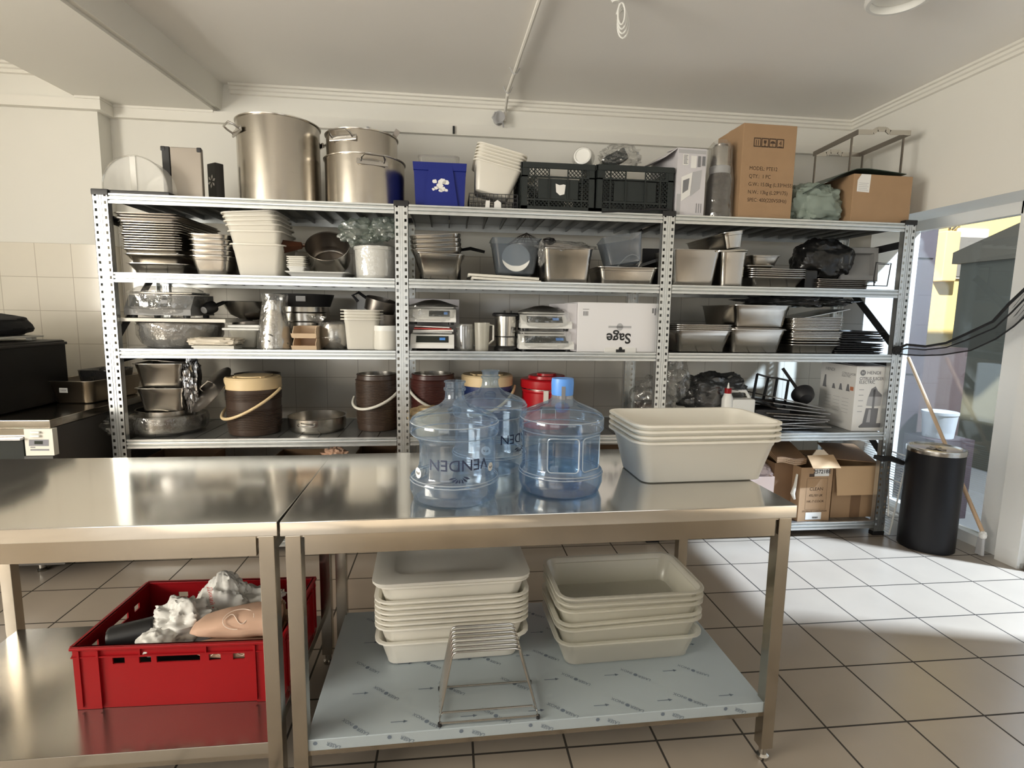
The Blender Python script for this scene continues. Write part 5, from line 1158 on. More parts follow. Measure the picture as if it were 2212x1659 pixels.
# bagged things right bay
q0 = onY(1463, 815, 1.75); b = MB(); b.blob((q0[0], 1.78, q0[2] - .01), (.075, .10, .13), 21, .32, 2.6, 28, 22); tag(obj('clear_bag', b, 'wrap'), 'crumpled clear plastic bag just right of the third post', 'bag')
q0 = onY(1408, 825, 1.80); t = thing('bagged_block', 'brown block in clear plastic just left of the third post', 'block', (q0[0], 1.85, z))
obj('block', MB().box(-.05, .10, -.05, .12, .002, .15, .01), 'brown', t); b = MB(); b.blob((.02, .03, .15), (.13, .12, .15), 23, .3, 2.6, 28, 22, .003); obj('plastic_bag', b, 'wrap', t)
q0 = onY(1540, 832, 1.84); b = MB(); b.blob((q0[0], 1.86, q0[2] - .06), (.20, .14, .135), 27, .28, 2.2, 34, 24, z + .002, .8); tag(obj('dark_plastic_bag', b, 'smoke'), 'big dark translucent bag lying behind the milky container stack', 'bag')
q0 = onY(1573, 842, 1.68); t = thing('red_bottle', 'white nozzle bottle with red cap behind the milky container stack', 'bottle', (q0[0], 1.68, z)); hq = q0[2] - z
obj('bottle', MB().lathe([(0, .002), (.035, .002), (.036, hq - .06), (.02, hq - .02), (0, hq - .02)], seg=24), 'white', t); obj('cap', MB().lathe([(.021, hq - .03), (.021, hq + .010), (0, hq + .010)], seg=24), 'red', t); obj('nozzle', MB().lathe([(.009, hq + .009), (.003, hq + .045), (0, hq + .045)], seg=14), 'white', t)
q0 = onY(1605, 852, 1.66); t = thing('white_canister', 'white canister with loop handle behind the milky container stack', 'canister', (q0[0], 1.70, z)); hq = q0[2] - z
obj('canister_body', MB().box(-.075, .085, -.05, .09, .002, hq - .03, .012), 'white', t); b = MB(); b.tube([(-.06, .02, hq - .035), (-.05, .02, hq + .012), (.05, .02, hq + .012), (.085, .02, hq - .04)], .011, 8); obj('handle', b, 'white', t)
# black frame stand, ladle, baking sheets, juicer carton
t = thing('black_rack', 'black open frame stand leaning beside the baking sheet pile', 'rack', (0, 0, 0))
A = [Vector(onY(px, py, yy)) for px, py, yy in ((1636, 808, 1.80), (1626, 862, 1.70), (1660, 815, 1.80), (1648, 866, 1.70), (1679, 817, 1.78), (1668, 880, 1.68), (1703, 822, 1.80), (1694, 880, 1.70))]
for i, j in ((0, 1), (2, 3), (4, 5), (6, 7), (0, 2), (2, 4), (4, 6), (1, 3), (3, 5), (5, 7)):
    b = MB(); b.bar(A[i], A[j], .012, .012, (0, 1, 0)); obj('frame_bar', b, 'black', t)
b = MB(); b.box(float(A[1].x), float(A[7].x) + .02, 1.66, 1.86, z + .001, float(A[5].z) - .01, .01); obj('base', b, 'blackm', t)
q0 = onY(1733, 850, 1.82); t = thing('black_ladle', 'black round ladle resting on the heap of baking sheets', 'ladle', tuple(q0), rot=(R(-60), R(20), 0))
obj('bowl', MB().lathe([(0, -.075), (.04, -.068), (.066, -.035), (.072, 0), (.069, 0), (.062, -.034), (0, -.07)], seg=40), 'blackm', t)
b = MB(); b.bar((-.06, -.02, 0), (-.20, -.09, .06), .02, .005); obj('handle', b, 'black', t)
pr_ = random.Random(12); proto = None; n = 9
xc, w = span(1645, 1785, 905, 1.70)
for i in range(n):
    tl = (-1, 2, -2, 4, 6, 3, 10, 13, 20)[i]; L = (xc - .02 + pr_.uniform(-.02, .03), 1.60 + pr_.uniform(0, .03), z + .018 + .017 * i + (.0 if i < 6 else .010 * (i - 5))); lb = f'flat baking sheet in the slumped heap beside the juicer carton, {place(n, n - 1 - i)}'
    if proto is None: proto = obj('baking_sheet', MB().box(-.20, .19, 0, .36, -.003, .004, .002), 'steeld'); proto.location = L; tag(proto, lb, 'baking sheet', 'slumped baking sheets on the fourth shelf'); proto.rotation_euler = (0, R(tl * .3), 0)
    else: dup(proto, L, (0, R(tl * .55 + 1), R(pr_.uniform(-6, 8))), lb)
Yf = 1.60; xl, xr = X_(1838, 935, Yf), X_(1908, 935, Yf); h = Z_(1880, 792, Yf) - z; w = X_(1911, 870, Yf) - X_(1835, 870, Yf)
t = thing('juicer_carton', 'white juicer carton printed with a citrus juicer at the right post', 'carton', (xl, Yf, z), R(-3))
dd = .36
jb = obj('carton_body', MB().box(0, w, 0, dd, 0, h, .002), 'paper', t, smooth=0)
mm = frame_at((0, -.001, 0), (1, 0, 0), (0, 0, 1))
b = MB(); put_text(b, 'HENDI', w * .12, mm, (w * .28, h * .905), align='LEFT', sx=1.05, bold=.01); put_text(b, 'CITRUS JUICER', w * .115, mm, (w * .09, h * .815), align='LEFT', sx=.86, bold=.015); put_text(b, 'ELECTRIC', w * .115, mm, (w * .09, h * .76), align='LEFT', sx=.86, bold=.015); fpoly(b, mm, [(w * .17 + w * .075 * math.cos(a), h * .905 + w * .075 * math.sin(a)) for a in [2 * math.pi * k / 20 for k in range(20)]]); ink(jb, b, 'printg')
mm2 = frame_at((0, -.0015, 0), (1, 0, 0), (0, 0, 1)); b = MB(); put_text(b, 'H', w * .10, mm2, (w * .17, h * .905)); ink(jb, b, 'paper')
b = MB(); ju = lambda pts: [(w * u, h * v) for u, v in pts]
fpoly(b, mm, ju([(.18, .075), (.20, .055), (.78, .06), (.88, .085), (.88, .11), (.80, .13), (.66, .125), (.68, .36), (.34, .36), (.28, .125)])); fpoly(b, mm, ju([(.38, .54), (.44, .66), (.55, .70), (.62, .63), (.74, .57), (.74, .54)])); rect(b, mm, w * .50, w * .56, h * .36, h * .66); ink(jb, b, 'printg')
b = MB(); fpoly(b, mm, ju([(.34, .40), (.37, .54), (.50, .54), (.50, .39)])); fpoly(b, mm, ju([(.56, .39), (.56, .54), (.74, .54), (.73, .40)])); fpoly(b, mm2, ju([(.38, .14), (.42, .34), (.48, .34), (.48, .14)]));
for k in range(5): rect(b, mm, w * .11, w * .24, h * (.30 + .085 * k), h * (.312 + .085 * k))
ink(jb, b, 'printl')
ms = frame_at((-.001, dd, 0), (0, -1, 0), (0, 0, 1)); b = MB()
put_text(b, 'HENDI', .030, ms, (dd * .14, h * .90), align='LEFT', sx=1.1); put_text(b, 'CITRUS JUICER', .020, ms, (dd * .62, h * .87), align='LEFT'); put_text(b, 'ELECTRIC', .020, ms, (dd * .62, h * .83), align='LEFT')
for u, v, s in ((.14, .60, 1.0), (.40, .60, .4), (.60, .60, .5), (.80, .60, .55)): fpoly(b, ms, [(dd * (u - .035 * s - .02), h * v), (dd * (u + .07), h * v), (dd * (u + .05), h * (v + .03)), (dd * (u + .03), h * (v + .20 * s)), (dd * (u - .01), h * (v + .20 * s))])
for k in range(5):
    for c in range(3): rect(b, ms, dd * (.18 + .25 * c), dd * (.36 + .25 * c), h * (.26 + .055 * k), h * (.263 + .055 * k))
ink(jb, b, 'printg')
b = MB(); rect(b, ms, dd * .87, dd * .96, h * .62, h * .68); ink(jb, b, 'printo')
b = MB(); b.loft([[(0, 0, h + .001), (w, 0, h + .001), (w * 1.0, dd * .5, h + .012), (0, dd * .5, h + .012)], [(0, 0, h + .003), (w, 0, h + .003), (w, dd * .5, h + .014), (0, dd * .5, h + .014)]]); obj('top_flap', b, 'papergrey', t, smooth=0)
# ------------------------------------------------------------------ tier 5 and floor-level boxes
z = T[4] - .0034
def openbox(name, label, x, y, w, d, h, mat, rz=0, flaps=(), group=None):
    t = thing(name, label, 'cardboard box', (x, y, z), rz, group)
    b = MB(); th = .005
    b.box(0, w, 0, th, 0, h); b.box(0, w, d - th, d, 0, h); b.box(0, th, th, d - th, 0, h); b.box(w - th, w, th, d - th, 0, h); b.box(th, w - th, th, d - th, 0, .006)
    obj('box_walls', b, mat, t, smooth=0)
    for pts in flaps:
        b = MB(); P = [Vector(p) for p in pts]; n = (P[1] - P[0]).cross(P[2] - P[0]).normalized() * .004
        b.loft([[tuple(p) for p in P], [tuple(p + n) for p in P]]); obj('flap', b, 'cardi', t, smooth=0)
    return t
Yf = 1.575; xl, xr = X_(1722, 1125, Yf), X_(1790, 1120, Yf); w = xr - xl; h = Z_(1760, 1010, Yf) - z
q = [Vector(onY(px, py, yy)) - Vector((xl, Yf, z)) for px, py, yy in ((1744, 984, 1.60), (1800, 982, 1.60), (1817, 1011, 1.50), (1757, 1012, 1.50))]
t = openbox('cardboard_box', 'narrow printed cardboard box with open top flap on bottom shelf, right bay', xl, Yf, w, .40, h, 'card', R(0), [q])
mm = frame_at((0, -.001, 0), (1, 0, 0), (0, 0, 1)); b = MB()
for u0, u1, v0, v1 in ((.20, .205, .22, .80), (.85, .855, .22, .80), (.20, .855, .22, .223), (.20, .855, .797, .80)): rect(b, mm, w * u0, w * u1, h * v0, h * v1)
put_text(b, 'CLEAN', .030, mm, (w * .52, h * .60)); put_text(b, '45L/50 UK', .022, mm, (w * .52, h * .48)); put_text(b, 'HK-7 COOK', .022, mm, (w * .52, h * .37)); put_text(b, 'STORAGE CONTAINER', .0165, mm, (w * .52, h * .185)); rect(b, mm, w * .26, w * .42, h * .83, h * .885); ink(t.children[0], b, 'printb')
b = MB(); m2 = frame_at((0, -.0015, 0), (1, 0, 0), (0, 0, 1)); rect(b, m2, w * .42, w * .88, h * .84, h * .98); l1 = obj('paper_label', b, 'paper', t, smooth=0); b = MB(); rect(b, m2, w * .24, w * .74, h * .03, h * .165); l2 = obj('barcode_label', b, 'paper', t, smooth=0)
b = MB(); m3 = frame_at((0, -.002, 0), (1, 0, 0), (0, 0, 1)); put_text(b, '257218E', .034, m3, (w * .65, h * .92), bold=.02); ink(l1, b, 'print'); b = MB()
for k in range(9): rect(b, m3, w * (.46 + .02 * k), w * (.472 + .02 * k), h * .05, h * .085)
ink(l2, b, 'print')
xl2, xr2 = X_(1792, 1110, 1.62), X_(1900, 1100, 1.62); w2 = xr2 - xl2; h2 = Z_(1850, 1006, 1.62) - z
t = openbox('cardboard_box', 'wide cardboard box with folded-down front flap beside the right post', xl2 + .004, 1.62, w2 - .012, .42, h2, 'card', R(0), [[(.0, -.012, h2), (w2 - .015, -.012, h2), (w2 - .018, -.03, h2 * .46), (.014, -.03, h2 * .46)]])
b = MB(); mm = frame_at((0, -.0012, 0), (1, 0, 0), (0, 0, 1)); rect(b, mm, w2 * .38, w2 * .58, 0, h2 * .46); obj('tape', b, 'cardd', t, smooth=0)
q = [onY(px, py, yy) for px, py, yy in ((1765, 957, 1.75), (1845, 960, 1.95), (1895, 1000, 1.60), (1800, 992, 1.60))]
b = MB(); P = [Vector(k) for k in q]; nn = Vector((0, 0, .005)); b.loft([[tuple(p) for p in P], [tuple(p + nn) for p in P]]); tag(obj('cardboard_sheet', b, 'cardd'), 'folded grey-brown cardboard sheet slanting over the wide cardboard box', 'cardboard')
q = onY(1860, 972, 1.98); t = thing('white_tub', 'white tub standing behind the slanting cardboard sheet at bottom right', 'tub', (q[0], 2.0, z)); hh = Z_(1860, 945, 1.98) - z
obj('tub_body', MB().lathe([(0, .002), (.088, .002), (.108, hh), (.104, hh), (.085, .006), (0, .006)], seg=36), 'white', t); obj('rim', MB().lathe([(.106, hh - .012), (.113, hh - .01), (.113, hh + .002), (.106, hh + .003)], seg=36), 'white', t)
xa, xb = X_(1668, 1080, 1.66), X_(1716, 1080, 1.66)
o = openbox('cardboard_box', 'dark brown cardboard box in shadow left of the narrow printed box', xa, 1.66, xb - xa, .36, Z_(1690, 1000, 1.66) - z, 'cardd')
pr_ = random.Random(2)
A, B = Vector(onY(1678, 1003, 1.60)), Vector(onY(1742, 1000, 1.60))
for k in range(6):
    b = MB(); u = k * .006
    def fs(s, v): return (A.x + (B.x - A.x) * s, 1.60 + .28 * v, A.z + (B.z - A.z) * s + u + .012 * math.sin(s * 5 + 1) + .10 * v)
    vs = [[fs(i / 10, j) for i in range(11)] for j in (0, .5, 1)]; up = [[(x, y, zz + .0035) for x, y, zz in r] for r in vs]
    b.loft([r + u2[::-1] for r, u2 in zip(vs, up)])
    tag(obj('cardboard_sheet', b, 'cardd' if k % 2 else 'card'), f'folded cardboard sheet in the sheaf on dark brown box, {place(6, 5 - k)}', 'cardboard', 'folded cardboard on the bottom shelf')
xa, xb = X_(1600, 1045, 1.60), X_(1674, 1045, 1.60)
t = openbox('cardboard_box', 'pale pinkish cardboard box behind the right end of steel table', xa, 1.60, xb - xa - .005, .40, Z_(1660, 1030, 1.60) - z, pbr('pinkish card', (.62, .50, .46), .8)); 
b = MB(); q = onY(1664, 1015, 1.70); b.blob((q[0] - .04, 1.76, q[2] - .02), (.07, .10, .06), 3, .2, 3); tag(obj('plastic_bag', b, pbr('pale lilac plastic', (.62, .54, .58), .35, bump=.4, bscale=15)), 'pale plastic bag stuffed in the pinkish cardboard box', 'bag')
q = onY(1716, 1060, 1.60); b = MB(); b.tube([tuple(Vector(onY(px, py, 1.585))) for px, py in ((1722, 1024), (1717, 1050), (1712, 1066), (1716, 1078))], [.006, .010, .014, .007], 8); tag(obj('white_rag', b, 'offwhite'), 'white rag hanging between dark brown and narrow printed boxes', 'rag')
# boxes on the bottom shelf in the other bays (their tops peep over the table)
for i, (pa, pb, py, Yc, mt, lb) in enumerate(((280, 430, 983, 1.62, 'cardd', 'brown cardboard box on the bottom shelf, first from the left end'), (440, 560, 984, 1.64, 'card', 'brown cardboard box on the bottom shelf, second from the left end'), (570, 690, 982, 1.62, 'cardd', 'dark brown cardboard box on bottom shelf beside the crumpled paper'), (760, 850, 984, 1.64, 'cardd', 'dark cardboard box on the bottom shelf at the second post'), (1290, 1420, 1000, 1.64, 'cardd', 'dark cardboard box on bottom shelf behind the milky container stack'))):
    xa, xb = X_(pa, py, Yc), X_(pb, py, Yc); openbox('cardboard_box', lb, xa, Yc, xb - xa, .36, (.43, .36, .42, .44, .42)[i], mt)
q = onY(722, 976, 1.60); b = MB(); b.blob((q[0], 1.62, q[2] - .03), (.07, .05, .045), 17, .4, 3.5, 30, 20); tag(obj('crumpled_paper', b, 'kraft', smooth=20), 'crumpled brown paper poking up behind the table joint', 'paper')
b = MB(); b.box(-.09, .09, -.04, .25, 0, float(q[2]) - .085 - z, .004); tag(obj('paper_sack', b, 'kraft', loc=(q[0], 1.62, z + .001)), 'brown paper sack beneath the crumpled brown paper', 'sack')
# dark strap wound on right post, black mesh curtain
t = thing('black_strap', 'black cloth strap tied round the right post near the waste bin', 'strap', (0, 0, 0))
b = MB(); b.tube([tuple(Vector(onY(px, py, yy))) for px, py, yy in ((1888, 986, 1.56), (1905, 991, 1.525), (1925, 990, 1.52), (1950, 1000, 1.53))], [.014, .020, .018, .016], 8); obj('strap', b, 'fabric', t)
t = thing('mesh_curtain', 'black insect mesh curtain gathered and tied to the right post', 'curtain', (0, 0, 0))
cp = [((1937, 752), (1937, 764), 1.525), ((1955, 744), (1955, 766), 1.51), ((1995, 748), (1990, 768), 1.48), ((2045, 741), (2040, 767), 1.40), ((2090, 722), (2095, 757), 1.30), ((2140, 694), (2150, 732), 1.18), ((2185, 655), (2195, 705), 1.06), ((2230, 610), (2235, 660), .95), ((2300, 545), (2310, 600), .80)]
b = MB(); rows = []
for (u, l, yy) in cp:
    U, Lw = Vector(onY(*u, yy)), Vector(onY(*l, yy)); rows.append([tuple(U.lerp(Lw, k / 8) + Vector((0, .014 * math.sin(k * 2.2 + yy * 20), 0))) for k in range(9)] )
nv = len(rows); vs = [p for r in rows for p in r]; fs_ = [(i * 9 + j, i * 9 + j + 1, (i + 1) * 9 + j + 1, (i + 1) * 9 + j) for i in range(nv - 1) for j in range(8)]
b.add(vs, fs_); back = MB(); back.add([(x + .004, y + .02, zz - .004) for x, y, zz in vs], fs_); obj('netting', b, 'mesh', t, smooth=80)
for idx in (0, 3, 8):
    b = MB(); b.tube([r[idx] for r in rows], .0045 if idx else .008, 6); obj('hem', b, 'fabric', t)
b = MB(); q = Vector(onY(1937, 757, 1.525)); b.blob(tuple(q), (.022, .022, .026), 2, .3, 3, 16, 12); obj('knot', b, 'fabric', t)

# waste bin
by = 1.37; bxc, br = spanc(1943, 2075, 1100, by); br /= 2
bh = Z_(2010, 984, by - br)
t = thing('waste_bin', 'black cylindrical waste bin with steel lid by the glass door', 'waste bin', (bxc, by, 0))
obj('bin_body', MB().lathe([(0, .001), (br, .001), (br, .008), (br, bh - .02), (br * .98, bh - .018), (0, bh - .018)], seg=72), pbr('black bin enamel', (.007, .007, .009), .38, spec=.3), t)
obj('lid', MB().lathe([(br * .97, bh - .02), (br * 1.02, bh - .018), (br * 1.03, bh + .004), (br * 1.0, bh + .012), (br * .93, bh + .013), (br * .86, bh + .004), (br * .4, bh - .002), (0, bh - .003)], seg=72), 'chrome', t)
b = MB(); 
for k in range(3): b.M = Matrix.Translation((0, 0, bh - .001)) @ Matrix.Rotation(R(60 * k + 20), 4, 'Z'); b.box(-.05, .05, -.006, .006, 0, .005, .002)
b.M = Matrix.Identity(4); obj('lid_mark', b, 'steeld', t)
obj('side_knob', MB().lathe([(0, -.01), (.012, -.008), (.012, .008), (0, .01)], c=(br * .985, -.03, bh * .55), seg=14), 'black', t)
# broom: stick leaning across the recess
p0 = Vector((3.487, 2.03, 0)); 
A = onX(1962, 772, 3.40); B = onX(2122, 1148, 3.40)
t = thing('broom', 'broom with pale wooden stick leaning behind the waste bin', 'broom', (0, 0, 0))
b = MB(); b.tube([tuple(A), tuple(B)], .0115, 10); obj('stick', b, 'stick', t)
b = MB(); B = Vector(B); b.blob((B.x, B.y - .005, B.z - .02), (.016, .022, .025), 4, .2, 3, 20, 12); obj('head', b, 'paper', t)
b = MB(); b.loft([rr(.022, .05, .01, .01, cx=B.x, cy=B.y), rr(.02, .04, .009, max(.04, B.z - .04), cx=B.x, cy=B.y)]); obj('bristles', b, 'printl', t)
# white wire shelf leaning between post and bin
t = thing('wire_shelf', 'white wire shelf panel leaning behind the waste bin', 'wire shelf', (0, 0, 0))
a0, a1 = Vector((3.080, 1.52, .012)), Vector((3.095, 1.90, .012)); up = Vector((.07, .0, .52))
for f in (0, .33, .66, 1): b = MB(); b.tube([tuple(a0 + up * f), tuple(a1 + up * f)], .005, 6); obj('cross_wire', b, 'tile_white', t)
for k in range(2): b = MB(); p = (a0, a1)[k]; b.tube([tuple(p), tuple(p + up)], .005, 6); obj('side_wire', b, 'tile_white', t)
b = MB()
for k in range(34): f = k / 33; b.tube([tuple(a0 + up * f + Vector((-.006, 0, 0))), tuple(a1 + up * f + Vector((-.006, 0, 0)))], .0018, 4)
g = obj('wire_grid', b, 'tile_white', t, smooth=0)
b = MB(); b.tube([tuple(a1 + up * .55 + Vector((-.015, -.25, 0))), tuple(a0 + Vector((-.012, .03, .02)))], .005, 6); obj('prop_wire', b, 'tile_white', t)
b = MB(); b.tube([tuple(a1 + up * .70 + Vector((-.015, -.27, 0))), tuple(a0 + Vector((-.012, .01, .12)))], .005, 6); obj('prop_wire', b, 'tile_white', t)

# ------------------------------------------------------------------ appliances on the left
t = thing('undercounter_oven', 'steel-fronted undercounter oven with dark side beside the rack end', 'oven', (0, 0, 0))
ox1, oy0, oz = -1.675, 1.22, .862
obj('body', MB().box(-3.0, ox1 - .012, oy0 + .03, 2.22, .12, oz - .045), pbr('dark oven side', (.055, .05, .045), .45), t, smooth=0)
obj('worktop', MB().box(-3.02, ox1, oy0, 2.24, oz - .04, oz, .004), 'tableleg', t)
xq = lambda px, py: X_(px, py, oy0); zq = lambda px, py: Z_(px, py, oy0)
obj('front_panel', MB().box(-3.0, xq(52, 950), oy0 + .004, oy0 + .03, zq(30, 945), oz - .042), 'tableleg', t)
b = MB(); b.box(-3.0, xq(50, 960), oy0 - .0, oy0 + .03, .16, zq(20, 946)); dr = obj('door', b, pbr('oven glass door', (.03, .035, .035), .12), t, smooth=0)
obj('door_handle', MB().box(-3.0, xq(54, 950), oy0 - .03, oy0 - .004, zq(30, 949), zq(30, 944), .003), pbr('grey handle bar', (.5, .5, .52), .3, .6), dr)
cpn = obj('control_panel', MB().box(xq(54, 950), xq(116, 950), oy0 - .004, oy0 + .03, zq(85, 984), zq(85, 926), .002), 'offwhite', t)
obj('lower_panel', MB().box(xq(54, 990), xq(116, 990), oy0 - .004, oy0 + .03, .16, zq(85, 985)), pbr('dark panel', (.06, .06, .06), .4), t, smooth=0)
ym = oy0 - .0045
b = MB()
def prect(b, x0, y0, x1, y1, d=0):
    b.add([(xq(x0, y0), ym - d, zq(x0, y0)), (xq(x1, y0), ym - d, zq(x1, y0)), (xq(x1, y1), ym - d, zq(x1, y1)), (xq(x0, y1), ym - d, zq(x0, y1))], [(0, 1, 2, 3)])
prect(b, 64, 963, 107, 949); prect(b, 67, 973, 108, 969.5); prect(b, 67, 967, 78, 964.5); obj('display_window', b, pbr('display grey', (.20, .20, .23), .4), cpn, smooth=0)
b = MB(); prect(b, 76, 959, 94, 952, .001); obj('display', b, 'lcd', cpn, smooth=0)
for yy in (933, 941): obj('knob', MB().box(xq(70, yy), xq(90, yy), oy0 - .018, oy0 - .004, zq(80, yy + 2.6), zq(80, yy - 2.6), .004), 'white', cpn)
for fx, fy in ((-1.935, 1.45), (-2.8, 1.45), (-1.78, 2.1), (-2.8, 2.1)):
    b = MB(); b.lathe([(0, 0), (.022, 0), (.026, .01), (.018, .02), (.018, .125), (0, .125)], c=(fx, fy, 0), seg=18); obj('foot', b, 'steel', t)
# black box appliance, tray, cloth, pan
bx1, bz = -1.97, 1.215
t = thing('black_oven', 'large black box oven standing on the steel counter under black cloth', 'oven', (0, 0, 0))
obj('body', MB().box(-2.9, bx1, 1.235, 1.84, oz + .004, bz, .014), pbr('black oven', (.009, .008, .007), .5, spec=.3), t); obj('top_lip', MB().box(-2.9, bx1 + .003, 1.232, 1.846, bz - .028, bz - .012, .004), pbr('black oven lip', (.014, .012, .011), .45), t)
for fy in (1.30, 1.74): obj('foot', MB().box(bx1 - .08, bx1 - .04, fy, fy + .04, oz, oz + .006), 'rubber', t)
zt = bz + .001
t = thing('white_tray', 'cream tray edge lying on the black oven under black cloth', 'tray', (0, 0, 0))
obj('tray_plate', MB().box(-2.7, -2.03, 1.28, 1.76, zt + .016, zt + .028, .003), 'offwhite', t); obj('tray_foot', MB().box(-2.07, -2.04, 1.68, 1.72, zt, zt + .0165, .003), 'offwhite', t); obj('tray_foot', MB().box(-2.07, -2.04, 1.32, 1.36, zt, zt + .0165, .003), 'offwhite', t)
b = MB(); b.blob((-2.40, 1.52, zt + .085), (.38, .27, .066), 6, .10, 2.2, 40, 20, zt + .029, .6); tag(obj('black_cloth', b, 'fabric'), 'folded black cloth on the cream tray atop the black oven', 'cloth')
zr_ = Z_(130, 824, 1.66); hp = zr_ - oz - .001; xa, xb = X_(72, 822, 1.66), X_(196, 822, 1.66)
t = thing('labelled_pan', 'steel pan with white label holding a clear container beside black oven', 'pan', ((xa + xb) / 2 + .035, 1.66 + .25, oz + .001), R(-6))
w = xb - xa
obj('pan_body', pan_mb(w, .50, hp, fl=.022, r=.045, rim=.016, base=.02), pbr('warm dull steel', (.42, .37, .31), .30, 1), t)
b = MB(); mm = frame_at((-w * .06, -.238, hp * .60), (1, 0, 0), (0, 0, 1)); rect(b, mm, -.024, .022, -.013, .014); lb_ = obj('label', b, 'paper', t, smooth=0)
b = MB(); mm = frame_at((-w * .06, -.239, hp * .60), (1, 0, 0), (0, 0, 1)); put_text(b, '14.04', .014, mm, (-.002, 0)); ink(lb_, b, 'printg')
o = obj('clear_container', pan_mb(.20, .24, .165, fl=.010, r=.03, rim=.005), 'smoke'); o.location = (t.location.x + .02, t.location.y + .05, oz + .008); o.rotation_euler = (0, 0, R(-6)); tag(o, 'smoky clear container standing inside the labelled steel pan', 'container')

# ------------------------------------------------------------------ steel tables
def steel_table(label, x0, x1, y0, d, rz, shelfmat, notch=0):
    """local frame: front-left corner at the origin"""
    L = x1 - x0
    t = thing('steel_table', label, 'table', (x0, y0, 0), rz, 'steel work tables in the foreground')
    b = MB(); b.box(.001, L - .001, .001, d, .810, .850, .003); b.box(.02, L - .02, .018, d - .018, .80, .812); top = obj('tabletop', b, 'tabletop', t)
    for y in (.012, d - .032): obj('apron', MB().box(.06, L - .06, y, y + .02, .752, .8095, .001), 'tableleg', t)
    for x in (.02, L - .04): obj('side_apron', MB().box(x, x + .02, .06, d - .06, .752, .8095), 'tableleg', t)
    for x in (.012, L - .052):
        for y in (.006, d - .046):
            lg = obj('leg', MB().box(x, x + .04, y, y + .04, .045, .8095, .002), 'tableleg', t)
            f = obj('foot', MB().lathe([(0, 0), (.018, 0), (.019, .012), (.012, .018), (.012, .046), (0, .046)], c=(x + .02, y + .02, 0), seg=18), 'chrome', lg)
    s = obj('undershelf', MB().box(.045, L - .045, .012, d - .03, .170, .205, .002), shelfmat, t)
    for y in (.02, d - .04): obj('shelf_edge', MB().box(.05, L - .05, y, y + .02, .150, .171), 'tableleg', s)
    return t, s, L
rtab = steel_table('steel table with blue filmed undershelf and water bottles on top', -.2165, 1.2615, -.150, .705, R(1.0), 'film')
ltab = steel_table('steel table with bare steel undershelf holding the red crate', -1.415, -.2215, -.146, .69, R(0), 'shelfsteel')
# printed marks on the film
def rt(x, y, z): return rtab[0].matrix_basis @ Vector((x, y, z))
b = MB(); mm = frame_at((0, 0, .2056), (1, 0, 0), (0, 1, 0)); mf = frame_at((0, .0112, 0), (1, 0, 0), (0, 0, 1)); Ls = rtab[2]
dx, dy = .205, .165
for j in range(5):
    for i in range(8):
        mm_ = mm; x = .10 + i * dx + (j % 2) * .075 - .03; y = .055 + j * dy * .82
        if .07 < x < Ls - .12 and y < .62:
            pass
            rect(b, mm_, x, x + .040, y - .0014, y + .0014); fpoly(b, mm_, [(x + .037, y - .006), (x + .050, y), (x + .037, y + .006)])
        x2 = x + .105; y2 = y - .005
        if .10 < x2 < Ls - .12 and .03 < y2 < .61:
            put_text(b, 'LASER', .0165, mm_, (x2 + .024, y2 - .022), R(180 - 38), sx=.95); put_text(b, 'INOX', .0165, mm_, (x2 - .024, y2 + .019), R(180 - 38), sx=1.0)
            fpoly(b, mm_, [(x2 + .007 * math.cos(a), y2 - .003 + .007 * math.sin(a)) for a in [2 * math.pi * k / 12 for k in range(12)]])
for i in range(7):
    x = .10 + i * .205
    if x < Ls - .1:
        put_text(b, 'LASER', .016, mf, (x + .02, .183), R(180 - 25), sx=.95)
        fpoly(b, mf, [(x - .03 + .006 * math.cos(a), .194 + .006 * math.sin(a)) for a in [2 * math.pi * k / 12 for k in range(12)]])
ink(rtab[1], b, 'filmink')

